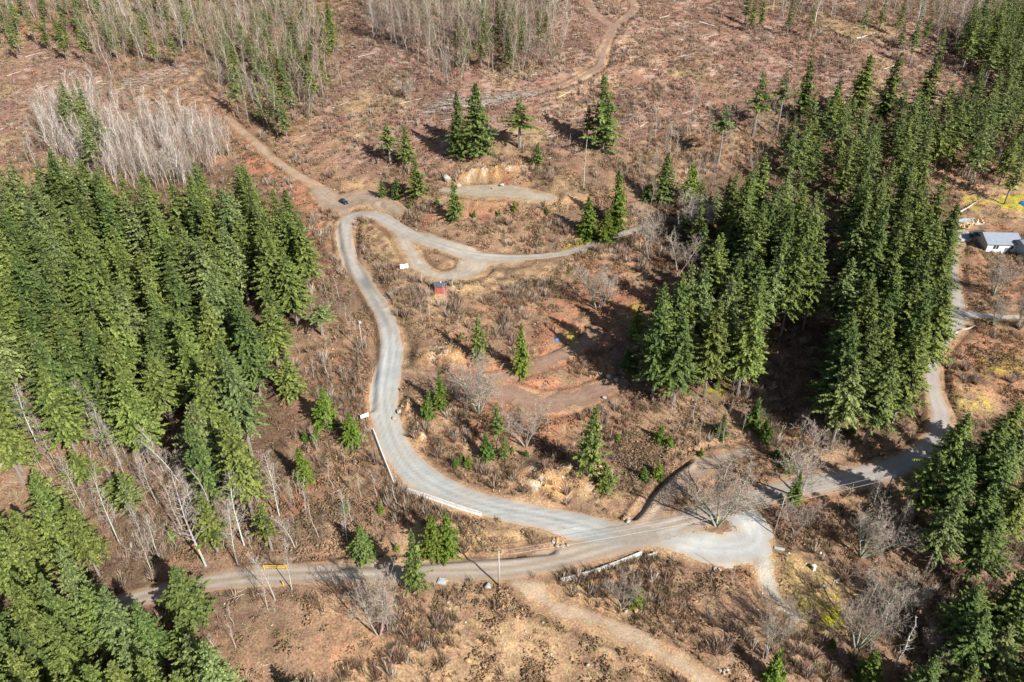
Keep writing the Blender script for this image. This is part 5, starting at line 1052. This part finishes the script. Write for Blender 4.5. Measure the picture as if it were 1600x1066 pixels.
# the car
x, y, z = at(537.5, 317.5); car = empty('parked_car', (x, y, z + .02), math.atan2(-3.0, 3.1))
def loft(secs, name, mat, parent):
    """secs: list of closed rings of equal length along the length of the car"""
    m = MB(); n_ = len(secs[0]); V = [p for s in secs for p in s]; F = [(i * n_ + k, i * n_ + (k + 1) % n_, (i + 1) * n_ + (k + 1) % n_, (i + 1) * n_ + k) for i in range(len(secs) - 1) for k in range(n_)] + [tuple(range(n_ - 1, -1, -1)), tuple((len(secs) - 1) * n_ + k for k in range(n_))]
    m.add(V, F); return m.build(name, mat, parent, False)
def ring(xx, w_, zb, zt, top): return [(xx, -w_, zb), (xx, -w_ * 1.02, (zb + zt) / 2), (xx, -w_ * .96, zt - .06), (xx, -top, zt), (xx, top, zt), (xx, w_ * .96, zt - .06), (xx, w_ * 1.02, (zb + zt) / 2), (xx, w_, zb)]
body = loft([ring(-2.2, .74, .38, .82, .60), ring(-2.1, .84, .26, .94, .70), ring(-1.2, .89, .22, .98, .74), ring(.3, .90, .22, .95, .74), ring(1.1, .89, .22, .92, .72), ring(1.95, .83, .26, .78, .66), ring(2.2, .70, .34, .62, .52)], 'body', M['carpaint'], car)
cabin = loft([[(-1.95, -.66, .93), (-1.95, .66, .93), (-1.95, .60, .95), (-1.95, -.60, .95)], [(-1.45, -.74, .95), (-1.45, .74, .95), (-1.40, .60, 1.42), (-1.40, -.60, 1.42)], [(.15, -.76, .94), (.15, .76, .94), (.0, .60, 1.46), (.0, -.60, 1.46)], [(1.05, -.68, .91), (1.05, .68, .91), (.98, .60, .95), (.98, -.60, .95)]], 'window', M['glass'], car)
m = MB(); m.box(-1.38, .02, -.585, .585, 1.435, 1.49, taper=.04); m.build('roof', M['carpaint'], car)
for sx_ in (-1.3, 1.32):
    for sy in (-1, 1):
        m = MB(); m.tube([(sx_, sy * .70, .32), (sx_, sy * .92, .32)], .32, 18); wh_ = m.build('wheel', M['tyre'], car); m = MB(); m.tube([(sx_, sy * .915, .32), (sx_, sy * .935, .32)], .19, 12); m.build('rim', M['rim'], wh_)
for sy in (-1, 1):
    m = MB(); m.box(2.02, 2.16, sy * .56 - .14, sy * .56 + .14, .58, .72, taper=.02); m.build('headlight', M['lamp'], car)
    m = MB(); m.box(-2.21, -2.08, sy * .60 - .12, sy * .60 + .12, .66, .86, taper=.02); m.build('tail_light', M['taill'], car)
    m = MB(); m.box(.62, .80, sy * .93 - .07, sy * .93 + .07, .94, 1.06, taper=.02); m.build('mirror', M['carpaint'], car)
tag(car, 'dark teal hatchback car parked alone on the gravel beside the bend', 'car')

# small things by the roads
x, y, z, a = frame_at(733, 911, 1, 0); g_ = empty('steel_grate', (x, y, z + .05), a); m = MB(); m.box(-.8, .8, -.95, -.85, 0, .15); m.box(-.8, .8, .85, .95, 0, .15); m.box(-.8, -.7, -.85, .85, 0, .15); m.box(.7, .8, -.85, .85, 0, .15); m.build('frame', M['rust'], g_)
m = MB(); [m.box(-.62 + k * .155, -.55 + k * .155, -.85, .85, .02, .12) for k in range(9)]; m.build('grille', M['rust'], g_); tag(g_, 'brown rusty grate lying on the edge of the main road', 'grate')
x, y, z, a = frame_at(691, 909, 1, 0); m = MB(); m.box(-.9, .9, -.7, .7, -.3, .32, taper=.05); m.box(-.6, .6, -.45, .45, .321, .42, taper=.03); o = m.build('concrete_box', M['slab']); o.location = (x, y, z); o.rotation_euler = (0, 0, a - .2); tag(o, 'low concrete box with lid on the edge of the main road', 'concrete box')
def tarp(px, py, wpx, name, label, sd_):
    x, y, z = at(px, py); r_ = wpx * pxm(x, y, z) / 2; n_ = 15; g = np.linspace(-1, 1, n_); A_, B_ = np.meshgrid(g, g, indexing='ij'); hh = (1 - A_ ** 4) * (1 - B_ ** 4); Zt = hh * .55 + .10 * vnoise(A_ * 3 + sd_, B_ * 3, sd_) * hh - (1 - hh) * .02
    Ii = np.arange(n_ * n_).reshape(n_, n_); V = np.stack([A_ * r_, B_ * r_ * .75, Zt * r_ * .9 - .03], -1).reshape(-1, 3); V = np.concatenate([V, V * [1, 1, 0] - [0, 0, .25]]); Fq_ = np.stack([Ii[:-1, :-1], Ii[1:, :-1], Ii[1:, 1:], Ii[:-1, 1:]], -1).reshape(-1, 4)
    e = list(Ii[0, :]) + list(Ii[1:, -1]) + list(Ii[-1, -2::-1]) + list(Ii[-2:0:-1, 0]); N_ = n_ * n_; sk = np.array([(e[i], e[(i + 1) % len(e)], e[(i + 1) % len(e)] + N_, e[i] + N_) for i in range(len(e))])
    o = link(name, mesh_np(name, V, np.concatenate([Fq_, sk]), None), M['blue']); o.location = (x, y, z + .08); o.rotation_euler = (0, 0, .4 * sd_); tag(o, label, 'tarp')
tarp(870, 530, 8, 'blue_tarp', 'small crumpled blue tarp lying on the open slope beside yellow moss', 1)
tarp(1598, 319, 14, 'blue_tarp', 'blue tarp heap behind the white house at the lawn edge', 2)
x, y, z = at(1271, 890); m = MB(); m.box(-.35, .35, -.3, .3, -.2, 1.1, taper=.03); m.box(-.42, .42, -.37, .37, 1.1, 1.18); o = m.build('utility_box', M['white']); o.location = (x, y, z); o.rotation_euler = (0, 0, .3); tag(o, 'white metal utility box on the lawn', 'utility box')
x, y, z = at(1280, 871); o = empty('garden_lamp', (x, y, z)); m = MB(); m.tube([(0, 0, -.2), (0, 0, 1.2)], .06, 8); m.build('pole', M['polewood'], o); m = MB(); m.tube([(0, 0, 1.15), (0, 0, 1.25), (0, 0, 1.5), (0, 0, 1.62)], [.08, .24, .24, .07], 12); m.build('lamp_shade', M['white'], o); tag(o, 'short post topped by a white round lamp at the lawn edge', 'garden lamp')
def bench(px, py, rot, label):
    x, y, z = at(px, py); o = empty('bench', (x, y, z), rot); m = MB(); m.box(-.9, .9, -.22, .22, .42, .49); m.build('seat', M['polewood'], o)
    for s in (-1, 1): m = MB(); m.box(s * .7 - .06, s * .7 + .06, -.18, .18, -.2, .42); m.build('leg', M['polewood'], o)
    tag(o, label, 'bench')
bench(1284, 918, .2, 'low weathered plank bench on the shaded side of the lawn'); bench(1309, 908, .5, 'low pale plank bench beyond the other bench on the lawn')
x, y, z, a = frame_at(1218, 858, 1, .2); m = MB(); m.box(-1.1, 1.1, -.3, .3, .02, .22, taper=.03); o = m.build('timber_block', M['slab']); o.location = (x, y, z); o.rotation_euler = (0, 0, a); tag(o, 'flat grey block lying at the lawn edge below the thin pole', 'block')

# ------------------------------------------------------------------ the white house and its yard
def gable_house(px, py, wpx, dep, wall_h, rise, name, label, wallm, roofm, rot=0.0, windows=((-.55,), (-.35,)), anchor='front'):
    x, y, z = at(px, py); w_ = wpx * pxm(x, y, z) / 2; o = empty(name, (x, y + dep / 2, z - .1), rot); d2 = dep / 2
    m = MB(); m.box(-w_, w_, -d2, d2, -1.2, wall_h); m.prism([(-d2, wall_h), (d2, wall_h), (0, wall_h + rise)], -w_, w_, axis='x'); m.build('wall', wallm, o)
    for s in (-1, 1):
        m = MB(); m.prism([(0, wall_h + rise + .05), (s * (d2 + .5), wall_h - .15 - .08), (s * (d2 + .5), wall_h - .15 + .1), (0, wall_h + rise + .24)], -w_ - .45, w_ + .45, axis='x'); m.build('roof', roofm, o)
    for (wx,) in windows:
        m = MB(); m.box(w_ * wx - .45, w_ * wx + .45, -d2 - .06, -d2 - .003, wall_h * .45, wall_h * .85); f_ = m.build('window', M['white'], o); m = MB(); m.box(w_ * wx - .37, w_ * wx + .37, -d2 - .09, -d2 - .061, wall_h * .48, wall_h * .82); m.build('pane', M['glass'], f_)
    tag(o, label, 'house'); return o
hs_ = gable_house(1566, 396, 50, 9.5, 3.6, 2.0, 'house', 'white-walled house with a broad plain grey metal roof', M['white'], M['greyroof'], -.06, ((-.55,), (-.38,), (.5,)))
m = MB(); m.box(.6, 2.6, -4.82, -4.753, -.1, 2.2); m.build('door', M['dkwall'], hs_)
gable_house(1612, 405, 34, 9, 3.4, 2.0, 'house', 'pale blue house cut by the frame edge, behind the white one', M['tealwall'], M['dkwall'], .25, ((-.6,),))
x, y, z = at(1531, 380); sh2 = empty('carport', (x, y + 2.4, z), -.06); m = MB(); m.prism([(-2.3, 2.3), (-2.3, 2.45), (2.3, 3.3), (2.3, 3.15)], -2.4, 2.0, axis='y')
ob = m.build('roof', M['darkroof'], sh2)
for sx_ in (-2.1, 2.0):
    for sy in (-2.2, 1.8): m = MB(); m.box(sx_ - .08, sx_ + .08, sy - .08, sy + .08, -.5, 2.35 if sx_ < 0 else 3.1); m.build('post', M['polewood'], sh2)
m = MB(); m.box(-1.9, 1.8, 1.7, 1.78, -.5, 2.3); m.build('wall', M['dkwall'], sh2); tag(sh2, 'dark open lean-to against the end of the white house', 'carport')
for (px_, py_, w_, d_, lb) in [(1510, 346, 9, 6, 'larger bare grey slab behind the log heap'), (1507, 370, 6, 7, 'grey slab half hidden by the long stand firs beside the house')]:
    x, y, z = at(px_, py_); m = MB(); m.box(-w_ / 2, w_ / 2, -d_ / 2, d_ / 2, -.8, .28); o = m.build('concrete_pad', M['slab']); o.location = (x, y, z + .1); tag(o, lb, 'concrete pad')

# ------------------------------------------------------------------ words that single out each member of a row, clump or stand
ORD = 'first second third fourth fifth sixth seventh eighth ninth tenth eleventh twelfth thirteenth fourteenth fifteenth'.split()
from collections import defaultdict
GR = defaultdict(list)
for o in COL.objects:
    if o.parent is None and o.get('group') and o.get('category') and o.get('kind') is None: GR[(o['group'], o['label'])].append(o)
for (gname, lab), L in GR.items():
    if len(L) < 2: continue
    pos = []
    for o in L:
        ht = 0.0
        for ch in o.children:
            if ch.name.startswith(('crown', 'branches')): ht = max(ht, max(v[2] for v in ch.bound_box) * o.scale[2])
        px, py, d = project(o.location.x, o.location.y, o.location.z + ht); pos.append((py, px, o))
    pos.sort(key=lambda t: t[0]); nrow = max(1, math.ceil(len(pos) / 11)); per = math.ceil(len(pos) / nrow)
    for r_ in range(nrow):
        row = sorted(pos[r_ * per:(r_ + 1) * per], key=lambda t: t[1]); m = len(row)
        for k, (_, _, o) in enumerate(row):
            w1 = ('only one' if m == 1 else 'leftmost' if k == 0 else 'rightmost' if k == m - 1 else ORD[k] + ' from the left')
            if nrow == 1: o['label'] = f"{w1} of the {gname}"
            else:
                rn = 'top band' if r_ == 0 else 'lowest band' if r_ == nrow - 1 else ORD[r_] + ' band down'
                o['label'] = f"{w1}, {rn}, {gname}"
